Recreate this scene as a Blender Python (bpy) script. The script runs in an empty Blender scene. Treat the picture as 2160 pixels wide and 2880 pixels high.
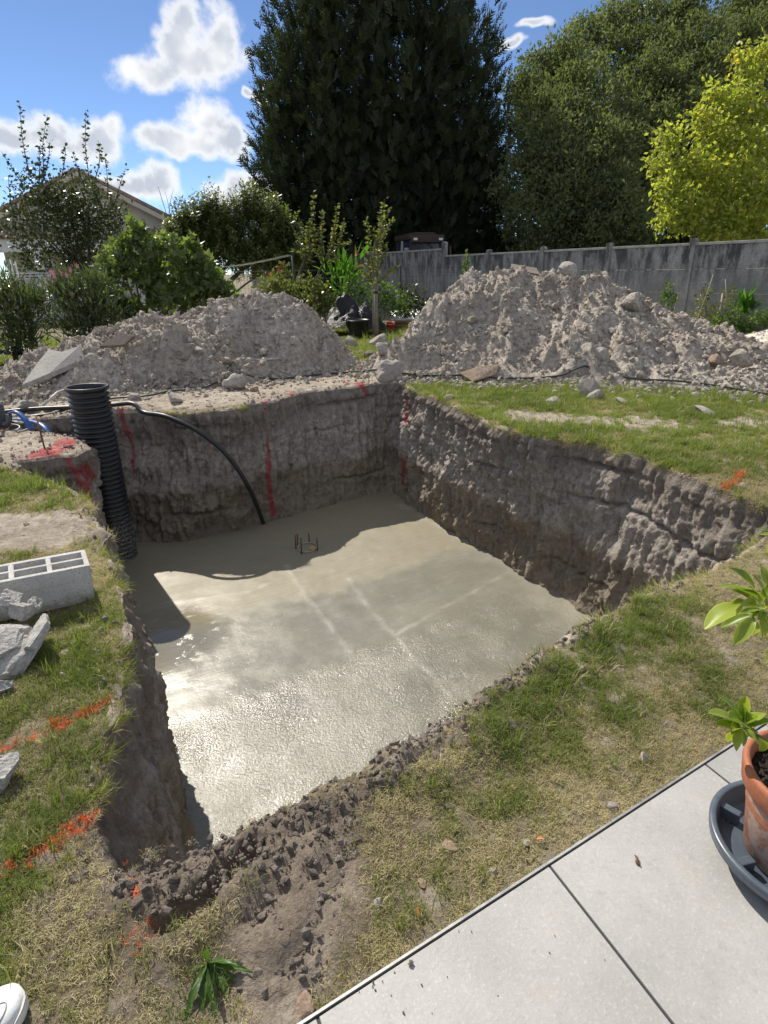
import bpy, bmesh, math, random
import numpy as np
from mathutils import Vector, Matrix, Euler
R = math.radians
rng = np.random.default_rng(11)
random.seed(5)
scene = bpy.context.scene
COL = scene.collection

# ------------------------------------------------------------------ camera
EYE = 1.5
cd = bpy.data.cameras.new('camera')
cam = bpy.data.objects.new('camera', cd)
COL.objects.link(cam)
cd.sensor_fit = 'VERTICAL'; cd.sensor_height = 36.0; cd.lens = 36.0 * 1650.0 / 2880.0
cd.clip_start = 0.05; cd.clip_end = 2000.0
cam.location = (0, 0, EYE)
cam.rotation_euler = (Matrix.Rotation(R(90 - 22.4), 4, 'X') @ Matrix.Rotation(R(-1.2), 4, 'Z')).to_euler()
scene.camera = cam

# ------------------------------------------------------------------ sun, sky, exposure
SUN_AZ, SUN_EL = R(-33.5), R(46.0)
to_sun = Vector((math.sin(SUN_AZ) * math.cos(SUN_EL), math.cos(SUN_AZ) * math.cos(SUN_EL), math.sin(SUN_EL)))
sl = bpy.data.lights.new('sun', 'SUN'); sl.energy = 2.0; sl.angle = R(0.53); sl.color = (1.0, 0.93, 0.82)
so = bpy.data.objects.new('sun', sl); COL.objects.link(so)
so.rotation_euler = to_sun.to_track_quat('Z', 'Y').to_euler()
scene.view_settings.view_transform = 'Standard'
scene.view_settings.look = 'None'
scene.view_settings.exposure = 1.6
scene.view_settings.gamma = 1.0
scene.view_settings.use_curve_mapping = False


class G:
    """small node-graph helper"""
    def __init__(self, nt):
        self.nt = nt
    def n(self, t, out=0, **kw):
        nd = self.nt.nodes.new(t)
        for k, v in kw.items():
            if k.startswith('_'):
                setattr(nd, k[1:], v)
        for k, v in kw.items():
            if k.startswith('_'):
                continue
            key = int(k[1:]) if k[0] == 'i' and k[1:].isdigit() else k.replace('__', ' ')
            s = nd.inputs[key]
            if isinstance(v, bpy.types.NodeSocket):
                self.nt.links.new(v, s)
            else:
                if hasattr(s, 'default_value'):
                    if s.type == 'RGBA' and len(v) == 3:
                        v = (*v, 1)
                    s.default_value = v
        return nd.outputs[out] if out is not None else nd
    def m(self, op, a, b=0.0, c=None, clamp=False):
        kw = dict(i0=a, i1=b)
        if c is not None:
            kw['i2'] = c
        return self.n('ShaderNodeMath', _operation=op, _use_clamp=clamp, **kw)
    def mix(self, f, a, b, blend='MIX'):
        nd = self.nt.nodes.new('ShaderNodeMix'); nd.data_type = 'RGBA'; nd.blend_type = blend; nd.clamp_factor = True
        for k, v in ((0, f), (6, a), (7, b)):
            s = nd.inputs[k]
            if isinstance(v, bpy.types.NodeSocket):
                self.nt.links.new(v, s)
            else:
                s.default_value = (*v, 1) if k and len(v) == 3 else v
        return nd.outputs[2]
    def mr(self, v, a, b, c=0.0, d=1.0, smooth=True):
        return self.n('ShaderNodeMapRange', _interpolation_type='SMOOTHSTEP' if smooth else 'LINEAR', Value=v, **{'From__Min': a, 'From__Max': b, 'To__Min': c, 'To__Max': d})
    def noise(self, vec, scale, detail=4.0, rough=0.55, dist=0.0, out=0):
        return self.n('ShaderNodeTexNoise', out=out, Vector=vec, Scale=scale, Detail=detail, Roughness=rough, Distortion=dist)
    def sep(self, vec):
        nd = self.nt.nodes.new('ShaderNodeSeparateXYZ'); self.nt.links.new(vec, nd.inputs[0]); return nd.outputs


world = bpy.data.worlds.new('World'); scene.world = world; world.use_nodes = True
def build_world():
    nt = world.node_tree; nt.nodes.clear(); g = G(nt)
    sky = nt.nodes.new('ShaderNodeTexSky'); sky.sky_type = 'NISHITA'; sky.sun_disc = False
    sky.sun_elevation = SUN_EL; sky.sun_rotation = SUN_AZ
    sky.air_density = 0.55; sky.dust_density = 0.0; sky.ozone_density = 3.5; sky.altitude = 300
    d = g.n('ShaderNodeTexCoord', out=0)
    # cloud bodies: direction (azimuth, elevation) in degrees and half sizes; the first rows are the clouds in view
    CL = [(-17.9,13.8,2.4,1.1),(-14.4,14.5,3.4,1.5),(-14.7,17.2,1.5,1.7),(-11.9,17.0,1.4,1.8),(-15.7,15.9,1.3,1.4),(-12.6,15.5,2.1,1.5),
          (-17.0,9.6,2.7,1.2),(-14.2,11.1,2.1,1.7),(-11.8,9.8,1.7,1.3),(-14.6,9.4,3.9,1.1),
          (-27.8,9.3,2.1,1.2),(-25.1,9.9,2.2,1.2),(-22.2,9.8,2.2,1.4),(-20.5,10.7,.9,.8),
          (-20.1,6.9,1.6,1.1),(-18.2,7.0,1.5,1.3),(-22.0,6.6,1.6,1.1),
          (-11.2,6.6,2.2,1.3),(-13.3,5.8,1.7,1.0),(-9.9,5.8,1.8,1.3),
          (-10.3,13.1,.5,.35),(-9.1,13.1,.7,.7),(10.8,15.6,1.1,.30),(12.6,16.4,1.3,.30),(20.1,16.4,.8,.5)]
    tot = None
    wn = g.noise(d, 9.0, 3.0, 0.6, out=1)
    dw = g.n('ShaderNodeVectorMath', _operation='MULTIPLY_ADD', i0=wn, i1=(.055,)*3, i2=d)
    dw = g.n('ShaderNodeVectorMath', _operation='SUBTRACT', i0=dw, i1=(.0275,)*3)
    for az, el, sx, sy in CL:
        a, e = R(az), R(el)
        dr = Vector((math.sin(a)*math.cos(e), math.cos(a)*math.cos(e), math.sin(e)))
        rt = Vector((math.cos(a), -math.sin(a), 0)); up = rt.cross(dr)
        eu = Matrix((rt, dr, up)).transposed().to_euler()
        mp = g.n('ShaderNodeMapping', _vector_type='TEXTURE', Vector=dw, Location=dr, Rotation=eu, Scale=(R(sx)*1.33, 2.0, R(sy)*1.33))
        v = g.n('ShaderNodeTexGradient', out=1, _gradient_type='SPHERICAL', Vector=mp)
        tot = v if tot is None else g.m('MAXIMUM', g.m('MULTIPLY', g.m('ADD', tot, v), 0.72), g.m('MAXIMUM', tot, v))
    # denser unseen cumulus round the rest of the sky, added to fill the shadows
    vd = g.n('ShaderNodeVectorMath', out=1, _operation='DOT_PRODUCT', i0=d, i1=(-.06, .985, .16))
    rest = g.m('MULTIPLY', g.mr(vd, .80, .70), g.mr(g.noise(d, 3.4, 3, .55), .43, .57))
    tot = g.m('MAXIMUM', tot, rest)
    fb = g.noise(d, 34.0, 7.0, 0.62)
    fb2 = g.noise(d, 11.0, 3.0, 0.55)
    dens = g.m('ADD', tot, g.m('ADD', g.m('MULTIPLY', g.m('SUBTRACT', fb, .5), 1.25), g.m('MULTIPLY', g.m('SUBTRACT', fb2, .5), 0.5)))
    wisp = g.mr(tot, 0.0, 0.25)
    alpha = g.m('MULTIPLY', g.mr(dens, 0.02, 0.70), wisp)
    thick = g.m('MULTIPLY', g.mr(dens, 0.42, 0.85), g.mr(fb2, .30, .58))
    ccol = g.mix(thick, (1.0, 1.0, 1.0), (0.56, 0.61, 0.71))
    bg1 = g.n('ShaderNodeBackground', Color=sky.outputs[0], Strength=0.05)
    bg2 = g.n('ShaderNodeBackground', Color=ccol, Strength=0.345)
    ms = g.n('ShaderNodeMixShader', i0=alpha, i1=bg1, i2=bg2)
    o = nt.nodes.new('ShaderNodeOutputWorld'); nt.links.new(ms, o.inputs[0])
build_world()
world.cycles.sampling_method = 'MANUAL'; world.cycles.sample_map_resolution = 512

# ------------------------------------------------------------------ helpers: numbers
def _hash(ix, iy, iz, seed):
    h = (ix.astype(np.int64) * 374761393 + iy.astype(np.int64) * 668265263 + iz.astype(np.int64) * 2147483647 + seed * 974634777) & 0x7fffffff
    h = ((h ^ (h >> 13)) * 1274126177) & 0x7fffffff
    h = ((h ^ (h >> 15)) * 2246822519) & 0x7fffffff
    return (h ^ (h >> 16)) & 0x7fffffff
_GR = np.array([[1,1,0],[-1,1,0],[1,-1,0],[-1,-1,0],[1,0,1],[-1,0,1],[1,0,-1],[-1,0,-1],[0,1,1],[0,-1,1],[0,1,-1],[0,-1,-1]], float)
def perlin(P, seed=0):
    P = np.asarray(P, float); I = np.floor(P).astype(np.int64); f = P - I
    u = f * f * f * (f * (f * 6 - 15) + 10); r = 0.0
    for dx in (0, 1):
        wx = u[:, 0] if dx else 1 - u[:, 0]
        for dy in (0, 1):
            wy = u[:, 1] if dy else 1 - u[:, 1]
            for dz in (0, 1):
                wz = u[:, 2] if dz else 1 - u[:, 2]
                gr = _GR[_hash(I[:, 0] + dx, I[:, 1] + dy, I[:, 2] + dz, seed) % 12]
                r = r + wx * wy * wz * (gr[:, 0] * (f[:, 0] - dx) + gr[:, 1] * (f[:, 1] - dy) + gr[:, 2] * (f[:, 2] - dz))
    return r
def fbm(P, octv=4, seed=0, gain=0.5, ridged=False):
    P = np.asarray(P, float); a = 1.0; s = 0.0
    for o in range(octv):
        n = perlin(P, seed + o * 17)
        s = s + a * ((0.35 - np.abs(n)) if ridged else n)
        a *= gain; P = P * 2.03 + 3.1
    return s
def worley(P, seed=0):
    P = np.asarray(P, float); I = np.floor(P).astype(np.int64); best = np.full(len(P), 9.0)
    for dx in (-1, 0, 1):
        for dy in (-1, 0, 1):
            for dz in (-1, 0, 1):
                J = I + (dx, dy, dz); h = _hash(J[:, 0], J[:, 1], J[:, 2], seed)
                q = J + np.stack([(h % 1024) / 1024., ((h >> 10) % 1024) / 1024., ((h >> 20) % 1024) / 1024.], 1)
                best = np.minimum(best, ((q - P) ** 2).sum(1))
    return np.sqrt(best)
def lumps(P, seed=0):
    """rounded clods with sharp creases between them"""
    f = worley(P, seed); return np.sqrt(np.maximum(0, .81 - f * f))
def xyz(x, y, z=0.0):
    return np.stack([np.ravel(x), np.ravel(y), np.broadcast_to(z, np.ravel(x).shape)], 1)
def sstep(x, a, b):
    t = np.clip((x - a) / (b - a), 0, 1); return t * t * (3 - 2 * t)
def seg_dist(x, y, a, b):
    ax, ay = a; bx, by = b; dx, dy = bx - ax, by - ay
    t = np.clip(((x - ax) * dx + (y - ay) * dy) / (dx * dx + dy * dy), 0, 1)
    return np.hypot(x - ax - t * dx, y - ay - t * dy)
def path_dist(x, y, pts):
    d = np.full(np.shape(x), 1e9)
    for a, b in zip(pts[:-1], pts[1:]):
        d = np.minimum(d, seg_dist(x, y, a, b))
    return d
def in_poly(x, y, poly):
    ins = np.zeros(np.shape(x), bool); n = len(poly)
    for i in range(n):
        x1, y1 = poly[i]; x2, y2 = poly[(i + 1) % n]
        if y1 == y2: continue
        c = ((y1 > y) != (y2 > y)) & (x < (x2 - x1) * (y - y1) / (y2 - y1) + x1)
        ins ^= c
    return ins

# ------------------------------------------------------------------ helpers: objects
def tag(o, label=None, cat=None, group=None, kind=None):
    for k, v in (('label', label), ('category', cat), ('group', group), ('kind', kind)):
        if v: o[k] = v
    return o
def mesh_np(name, V, F, smooth=True, attrs=None):
    me = bpy.data.meshes.new(name); V = np.asarray(V, np.float32)
    Fl = F if isinstance(F, list) else [F]
    me.vertices.add(len(V)); me.vertices.foreach_set('co', V.ravel())
    nl = sum(f.size for f in Fl); npoly = sum(len(f) for f in Fl)
    me.loops.add(nl); me.polygons.add(npoly)
    me.loops.foreach_set('vertex_index', np.concatenate([f.ravel() for f in Fl]).astype(np.int32))
    tot = np.concatenate([np.full(len(f), f.shape[1]) for f in Fl]); st = np.concatenate([[0], np.cumsum(tot)[:-1]])
    me.polygons.foreach_set('loop_start', st.astype(np.int32))
    try: me.polygons.foreach_set('loop_total', tot.astype(np.int32))
    except Exception: pass
    me.polygons.foreach_set('use_smooth', np.full(npoly, smooth))
    for k, a in (attrs or {}).items():
        at = me.attributes.new(k, 'FLOAT', 'POINT'); at.data.foreach_set('value', np.asarray(a, np.float32))
    me.update(calc_edges=True)
    return me
def add(name, me, mat=None, parent=None, loc=None, rot=None, scale=None):
    o = bpy.data.objects.new(name, me); COL.objects.link(o)
    if mat is not None and me is not None and not me.materials: me.materials.append(mat)
    if parent is not None: o.parent = parent
    if loc is not None: o.location = loc
    if rot is not None: o.rotation_euler = rot
    if scale is not None: o.scale = scale if hasattr(scale, '__len__') else (scale,) * 3
    return o
def empty(name, loc=(0, 0, 0), rot=(0, 0, 0)):
    o = bpy.data.objects.new(name, None); COL.objects.link(o); o.location = loc; o.rotation_euler = rot; o.empty_display_size = .1; return o
def thing(name, label, cat, loc=(0, 0, 0), rot=(0, 0, 0), group=None):
    return tag(empty(name, loc, rot), label, cat, group)
class MB:
    """collects simple shapes into one mesh"""
    def __init__(self): self.bm = bmesh.new()
    def box(self, lo, hi, mat=None, bevel=0.0):
        r = bmesh.ops.create_cube(self.bm, size=1.0); vs = r['verts']
        lo, hi = Vector(lo), Vector(hi); s = hi - lo
        for v in vs: v.co = Vector([lo[i] + (v.co[i] + .5) * s[i] for i in range(3)])
        if bevel:
            es = list({e for v in vs for e in v.link_edges})
            q = bmesh.ops.bevel(self.bm, geom=es, offset=bevel, segments=2, affect='EDGES', profile=.5)
            vs = list({v for f in q['faces'] for v in f.verts} | {v for v in vs if v.is_valid})
        if mat is not None: bmesh.ops.transform(self.bm, matrix=mat, verts=vs)
        return self
    def tube(self, pts, r, seg=8, cap=True):
        V, F = tube_np(pts, r, seg, cap); vs = [self.bm.verts.new(v) for v in V]
        for f in F:
            for q in f:
                try: self.bm.faces.new([vs[i] for i in q])
                except ValueError: pass
        return self
    def lathe(self, prof, seg=32, c=(0, 0)):
        rings = []
        for r, z in prof:
            rings.append([self.bm.verts.new((c[0] + r * math.cos(2 * math.pi * k / seg), c[1] + r * math.sin(2 * math.pi * k / seg), z)) for k in range(seg)])
        for a, b in zip(rings[:-1], rings[1:]):
            for k in range(seg): self.bm.faces.new([a[k], a[(k + 1) % seg], b[(k + 1) % seg], b[k]])
        for rg, fl in ((rings[0], True), (rings[-1], False)):
            if sum((v.co.xy - Vector(c)).length for v in rg) < 1e-4 * seg: continue
        return self
    def poly(self, vs, faces):
        q = [self.bm.verts.new(v) for v in vs]
        for f in faces: self.bm.faces.new([q[i] for i in f])
        return self
    def mesh(self, name, smooth=False):
        bmesh.ops.recalc_face_normals(self.bm, faces=self.bm.faces[:])
        me = bpy.data.meshes.new(name); self.bm.to_mesh(me); self.bm.free()
        if smooth: me.polygons.foreach_set('use_smooth', [True] * len(me.polygons))
        return me
    def build(self, name, mat, parent=None, smooth=False, **kw):
        return add(name, self.mesh(name, smooth), mat, parent, **kw)
def tube_np(pts, r, seg=8, cap=True):
    pts = [Vector(p) for p in pts]; n = len(pts)
    rad = list(np.interp(np.linspace(0, 1, n), np.linspace(0, 1, len(r)), r)) if hasattr(r, '__len__') else [r] * n
    V = []; ref = Vector((0, 0, 1)); prev = None
    for i, p in enumerate(pts):
        t = (pts[min(i + 1, n - 1)] - pts[max(i - 1, 0)]).normalized()
        if prev is None:
            a = ref if abs(t.dot(ref)) < .9 else Vector((1, 0, 0))
            u = t.cross(a).normalized()
        else:
            u = (prev - t * prev.dot(t)).normalized()
        prev = u; w = t.cross(u)
        for k in range(seg):
            an = 2 * math.pi * k / seg
            V.append(p + (u * math.cos(an) + w * math.sin(an)) * rad[i])
    Q = [[i * seg + k, i * seg + (k + 1) % seg, (i + 1) * seg + (k + 1) % seg, (i + 1) * seg + k] for i in range(n - 1) for k in range(seg)]
    caps = [list(range(seg))[::-1], [(n - 1) * seg + k for k in range(seg)]] if cap else []
    return V, [Q, caps]
def catmull(pts, k=8):
    pts = [Vector(p) for p in pts]; P = [pts[0] * 2 - pts[1]] + pts + [pts[-1] * 2 - pts[-2]]; out = []
    for i in range(1, len(P) - 2):
        for j in range(k):
            t = j / k; a, b, c, d = P[i - 1], P[i], P[i + 1], P[i + 2]
            out.append(.5 * ((2 * b) + (c - a) * t + (2 * a - 5 * b + 4 * c - d) * t * t + (3 * b - a - 3 * c + d) * t ** 3))
    out.append(pts[-1]); return out
def tube_obj(name, pts, r, mat, parent=None, seg=8, smooth_k=0):
    p = catmull(pts, smooth_k) if smooth_k else pts
    return MB().tube(p, r, seg).build(name, mat, parent, smooth=True)
def copy_tree(o, parent=None):
    c = o.copy(); COL.objects.link(c); c.parent = parent
    for ch in o.children: copy_tree(ch, c)
    return c
def merge_np(temps, idx, Rm, T, S, var=None):
    """many transformed copies of small templates as arrays"""
    Vs, Fs, va = [], [], []; off = 0
    if np.ndim(S) == 1: S = np.repeat(np.asarray(S)[:, None], 3, 1)
    for k, (v, f) in enumerate(temps):
        sel = np.where(idx == k)[0]
        if not len(sel): continue
        v = np.asarray(v, float); f = np.asarray(f)
        W = np.einsum('nij,nvj->nvi', Rm[sel], v[None] * S[sel][:, None, :]) + T[sel][:, None, :]
        Fk = f[None] + (np.arange(len(sel)) * len(v))[:, None, None] + off
        Vs.append(W.reshape(-1, 3)); Fs.append(Fk.reshape(-1, f.shape[1])); off += len(sel) * len(v)
        va.append(np.repeat(var[sel] if var is not None else rng.random(len(sel)), len(v)))
    return np.concatenate(Vs), Fs, np.concatenate(va)
def rot_from(d, roll):
    """rotation matrices taking +Y to direction d, rolled about it"""
    d = d / np.linalg.norm(d, axis=1, keepdims=True)
    up = np.where(np.abs(d[:, 2:3]) > .95, np.array([[1., 0, 0]]), np.array([[0, 0, 1.]]))
    x = np.cross(d, up); x /= np.linalg.norm(x, axis=1, keepdims=True); z = np.cross(x, d)
    c, s = np.cos(roll)[:, None], np.sin(roll)[:, None]
    return np.stack([x * c + z * s, d, -x * s + z * c], 2)
def rand_dirs(n, zlo=-1.0, zhi=1.0):
    z = rng.uniform(zlo, zhi, n); a = rng.uniform(0, 2 * np.pi, n); r = np.sqrt(np.maximum(0, 1 - z * z))
    return np.stack([r * np.cos(a), r * np.sin(a), z], 1)

# ------------------------------------------------------------------ materials
def new_mat(name):
    m = bpy.data.materials.new(name); m.use_nodes = True; nt = m.node_tree; g = G(nt)
    b = next(n for n in nt.nodes if n.type == 'BSDF_PRINCIPLED')
    return m, g, b
def link(g, s, b, key): g.nt.links.new(s, b.inputs[key])
def wpos(g): return g.n('ShaderNodeNewGeometry', out=0)
def opos(g): return g.n('ShaderNodeTexCoord', out=3)
def attr(g, name): return g.n('ShaderNodeAttribute', out=2, _attribute_name=name)
def bump(g, b, h, dist, strength=1.0):
    nb = g.n('ShaderNodeBump', Height=h, Distance=dist, Strength=strength); link(g, nb, b, 'Normal')
def plain(name, col, rough=.6, metal=0.0, var=.25, scale=12.0, bmp=.0, spec=.5, coat=0.0):
    m, g, b = new_mat(name); p = opos(g)
    n1 = g.noise(p, scale, 6, .65); n2 = g.noise(p, scale * 7, 3, .6)
    f = g.mr(g.m('ADD', g.m('MULTIPLY', n1, .7), g.m('MULTIPLY', n2, .3)), .3, .7)
    lo = tuple(c * (1 - var) for c in col); hi = tuple(min(1, c * (1 + var)) for c in col)
    link(g, g.mix(f, lo, hi), b, 'Base Color')
    link(g, g.mr(n1, .3, .7, rough * .8, min(1, rough * 1.2)), b, 'Roughness')
    b.inputs['Metallic'].default_value = metal; b.inputs['Specular IOR Level'].default_value = spec
    if coat: b.inputs['Coat Weight'].default_value = coat
    if bmp: bump(g, b, n2, bmp)
    return m
def paint_mix(g, col, p, thr=.42):
    n = g.noise(p, 55, 5, .75); n2 = g.noise(p, 9, 3, .6)
    fo = g.mr(g.m('ADD', attr(g, 'orange'), g.m('ADD', g.m('MULTIPLY', g.m('SUBTRACT', n, .5), 1.5), g.m('MULTIPLY', g.m('SUBTRACT', n2, .5), .8))), thr + .15, thr + .6)
    fr = g.mr(g.m('ADD', attr(g, 'red'), g.m('ADD', g.m('MULTIPLY', g.m('SUBTRACT', n, .5), 1.3), g.m('MULTIPLY', g.m('SUBTRACT', n2, .5), 1.0))), thr, thr + .5)
    col = g.mix(g.m('MULTIPLY', fo, .8), col, (.72, .13, .045))
    return g.mix(g.m('MULTIPLY', fr, .72), col, (.42, .04, .055))
def soil(name, dark, mid, light, bmp=.012, layered=False, paint=True, grassy=False, fine=1.0):
    m, g, b = new_mat(name); p = wpos(g)
    n1 = g.noise(p, 1.7, 6, .6); n2 = g.noise(p, 14 * fine, 8, .68); n3 = g.noise(p, 70 * fine, 5, .7)
    c = g.mix(g.mr(n1, .35, .65), mid, light)
    c = g.mix(g.mr(n2, .38, .64), c, g.mix(.5, dark, mid))
    c = g.mix(g.m('MULTIPLY', g.mr(n3, .5, .72), .55), c, light)
    c = g.mix(g.m('MULTIPLY', g.mr(n3, .5, .28), .5), c, dark)
    if layered:
        z = g.sep(p)[2]
        zn = g.m('ADD', z, g.m('MULTIPLY', g.m('SUBTRACT', g.noise(p, 2.3, 5, .6), .5), .75))
        och = g.mix(g.mr(n2, .35, .65), (.19, .155, .105), (.36, .30, .215))
        c = g.mix(g.m('MULTIPLY', g.mr(zn, -.72, -1.02), .7), c, och)
        top = g.mix(g.mr(n2, .35, .65), (.17, .14, .112), (.33, .275, .225))
        c = g.mix(g.m('MULTIPLY', g.mr(zn, -.42, -.15), .75), c, top)
        pale = g.mr(g.noise(p, 5.5, 6, .7), .60, .70)
        c = g.mix(g.m('MULTIPLY', pale, .6), c, (.54, .49, .43))
        c = g.mix(g.m('MULTIPLY', g.mr(g.noise(p, 3.7, 7, .75), .62, .70), .8), c, (.07, .05, .04))
    if name == 'dug sandy soil':
        c = g.mix(g.m('MULTIPLY', g.mr(g.noise(p, 1.15, 7, .68), .52, .64), .5), c, (.20, .165, .13))
        c = g.mix(g.m('MULTIPLY', g.mr(g.noise(p, 2.2, 6, .7), .60, .68), .4), c, (.55, .50, .42))
    if grassy:
        gm = attr(g, 'grassmask')
        gc = g.mix(g.mr(n2, .3, .7), (.085, .08, .035), (.21, .175, .10))
        c = g.mix(g.mr(gm, .2, .75, 0, .75), c, gc)
    if grassy: c = g.mix(g.m('MULTIPLY', attr(g, 'damp'), .8), c, g.mix(1.0, c, (.50, .47, .45), 'MULTIPLY'))
    if layered:
        sm = g.n('ShaderNodeMapping', Vector=p, Scale=(1, 1, .16)); sk = g.noise(sm, 17, 6, .7)
        c = g.mix(g.m('MULTIPLY', g.mr(sk, .50, .36), .5), c, (.13, .108, .09)); c = g.mix(g.m('MULTIPLY', g.mr(sk, .56, .68), .5), c, (.52, .465, .40))
    if paint: c = paint_mix(g, c, p)
    link(g, c, b, 'Base Color'); b.inputs['Roughness'].default_value = .95
    b.inputs['Specular IOR Level'].default_value = .15
    h = g.m('ADD', g.m('MULTIPLY', n2, .7), g.m('MULTIPLY', n3, .4))
    if layered: h = g.m('ADD', h, g.m('MULTIPLY', sk, .8))
    bump(g, b, h, bmp * 2.6)
    return m
M = {}
M['ground'] = soil('ground soil', (.17, .14, .11), (.36, .305, .245), (.50, .435, .355), grassy=True)
M['pit'] = soil('cut earth', (.19, .163, .138), (.42, .37, .322), (.55, .495, .435), bmp=.022, layered=True)
M['spoil'] = soil('dug sandy soil', (.14, .118, .097), (.405, .352, .295), (.58, .52, .445), bmp=.014, paint=False)
M['clod'] = soil('clods', (.14, .118, .097), (.385, .335, .28), (.56, .50, .425), bmp=.01, paint=False, fine=1.5)
M['darkclod'] = soil('fresh clods', (.095, .08, .067), (.21, .178, .15), (.32, .275, .235), bmp=.01, paint=False, fine=1.5)
M['sand'] = soil('white sand', (.50, .45, .36), (.68, .62, .52), (.78, .73, .64), bmp=.006, paint=False)
M['stone'] = soil('pale stone', (.20, .175, .15), (.36, .325, .285), (.48, .445, .40), bmp=.005, paint=False, fine=2.0)
M['brownstone'] = soil('brown stone', (.16, .11, .08), (.30, .22, .16), (.40, .31, .24), bmp=.004, paint=False, fine=2.0)

def leaf_mat(name, lo, hi, trans=.45, rough=.45, spec=.4, extra=None, tint=.35):
    """thin leaf: diffuse + translucent + a little gloss; colour varies per leaf and per clump"""
    m, g, b = new_mat(name); nt = g.nt
    v = attr(g, 'var'); p = wpos(g)
    n = g.noise(p, .9, 3, .6)
    f = g.m('ADD', g.m('MULTIPLY', v, 1 - tint), g.m('MULTIPLY', g.mr(n, .3, .7), tint))
    c = g.mix(f, lo, hi)
    if extra:
        col, thr = extra
        c = g.mix(g.mr(g.m('ADD', g.m('MULTIPLY', v, .5), g.m('MULTIPLY', g.noise(p, 1.6, 2, .5), .9)), thr, thr + .12), c, col)
    link(g, c, b, 'Base Color'); b.inputs['Roughness'].default_value = rough; b.inputs['Specular IOR Level'].default_value = spec
    tc = g.mix(1.0, c, (1.25, 1.3, .55), 'MULTIPLY')
    tr = g.n('ShaderNodeBsdfTranslucent', Color=tc)
    ms = g.n('ShaderNodeMixShader', i0=trans, i1=b.outputs[0], i2=tr)
    nt.links.new(ms, next(x for x in nt.nodes if x.type == 'OUTPUT_MATERIAL').inputs[0])
    return m

# ------------------------------------------------------------------ the lie of the land
PAIRS = [  # pit: rim point, foot point
 ((-.80,1.12),(-.62,1.36)),((-.583,1.165),(-.45,1.42)),((-.438,1.225),(-.32,1.46)),((-.288,1.318),(-.18,1.54)),((-.105,1.40),(0.0,1.64)),((.048,1.54),(.13,1.78)),
 ((.276,1.715),(.34,1.94)),((.508,1.92),(.55,2.14)),((.718,2.07),(.75,2.3)),((.959,2.255),(.98,2.5)),((1.279,2.465),(1.28,2.72)),((1.59,2.64),(1.55,2.92)),
 ((1.972,2.89),(1.85,3.18)),((2.243,3.085),(2.1,3.4)),((2.74,3.34),(2.42,3.62)),((2.58,3.6),(2.32,3.85)),
 ((2.42,3.80),(2.2,4.05)),((2.27,4.43),(1.93,4.55)),((1.96,5.13),(1.6,5.15)),((1.42,5.5),(1.3,5.75)),((1.14,6.0),(1.08,6.2)),
 ((.86,6.8),(.75,6.8)),((.47,8.0),(.3,7.65)),((.33,8.45),(.12,8.0)),((.09,8.6),(.0,8.05)),((-.27,8.25),(-.3,7.85)),((-1.02,7.9),(-.95,7.42)),
 ((-1.26,7.5),(-1.25,7.2)),((-1.66,7.03),(-1.7,6.9)),((-2.1,6.78),(-2.2,6.62)),((-2.7,6.83),(-2.65,6.47)),((-3.2,6.93),(-3.0,6.45)),
 ((-3.5,6.75),(-3.35,6.38)),((-4.05,6.55),(-3.5,6.3)),((-4.15,6.15),(-3.5,6.0)),((-3.4,5.98),(-3.35,5.82)),((-3.0,5.72),(-2.98,5.66)),
 ((-2.8,5.45),(-2.82,5.4)),((-2.83,5.18),(-2.75,5.2)),((-3.25,4.98),(-2.82,5.0)),((-3.15,4.72),(-2.62,4.82)),((-2.6,4.38),(-2.36,4.5)),
 ((-2.09,3.89),(-2.06,3.92)),((-1.64,3.1),(-1.57,3.12)),((-1.32,2.55),(-1.26,2.56)),((-1.176,2.21),(-1.07,2.22)),((-1.096,1.96),(-.96,2.0)),((-1.04,1.76),(-.86,1.82)),((-.973,1.57),(-.78,1.65)),((-.916,1.40),(-.70,1.51)),((-.86,1.25),(-.66,1.43))]
RIM = [p[0] for p in PAIRS]
TE = np.array([.870, .493]); TJ = np.array([.4155, -.9096]); TB = np.array([.415, 1.076]); TW = .667
terr_poly = [tuple(TB + TE * a + TJ * b) for a, b in ((-4, -.012), (5, -.012), (5, 5), (-4, 5))]
HRX = [-.35, .18, .6, 1.04, 1.45, 1.87, 2.15, 2.43, 3.0, 3.3, 3.6, 3.93, 4.24, 5.07, 5.87, 6.6]
HRZ = [0, .40, .78, 1.12, 1.36, 1.57, 1.50, 1.42, 1.37, 1.29, 1.22, 1.14, .98, .56, .16, 0]
HLX = [-7.2, -6.06, -4.8, -4.4, -4.05, -3.5, -3.0, -2.5, -2.1, -1.6, -1.3, -1.03, -.4, -.05]
HLZ = [0, .10, .55, .70, .84, .92, 1.0, 1.12, 1.22, 1.2, 1.06, .88, .28, 0]
def heap_right(x, y):
    yc = np.interp(x, [-.35, 1, 2, 4, 5, 6.6], [9.6, 10.0, 10.3, 9.9, 9.5, 9.0]); yb = np.interp(x, [-.35, 1.15, 2.78, 4.73, 6.6], [9.2, 8.40, 7.78, 7.1, 7.4])
    Hc = np.interp(x, HRX, HRZ); Hc = np.where(Hc > 0, np.maximum(0, EYE + (Hc - EYE) * yc / 10), 0)
    s = np.where(y < yc, (yc - y) / np.maximum(.3, yc - yb), (y - yc) / (1.35 * Hc + .4))
    return Hc * np.clip(1 - s, 0, 1) ** 1.08
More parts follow.
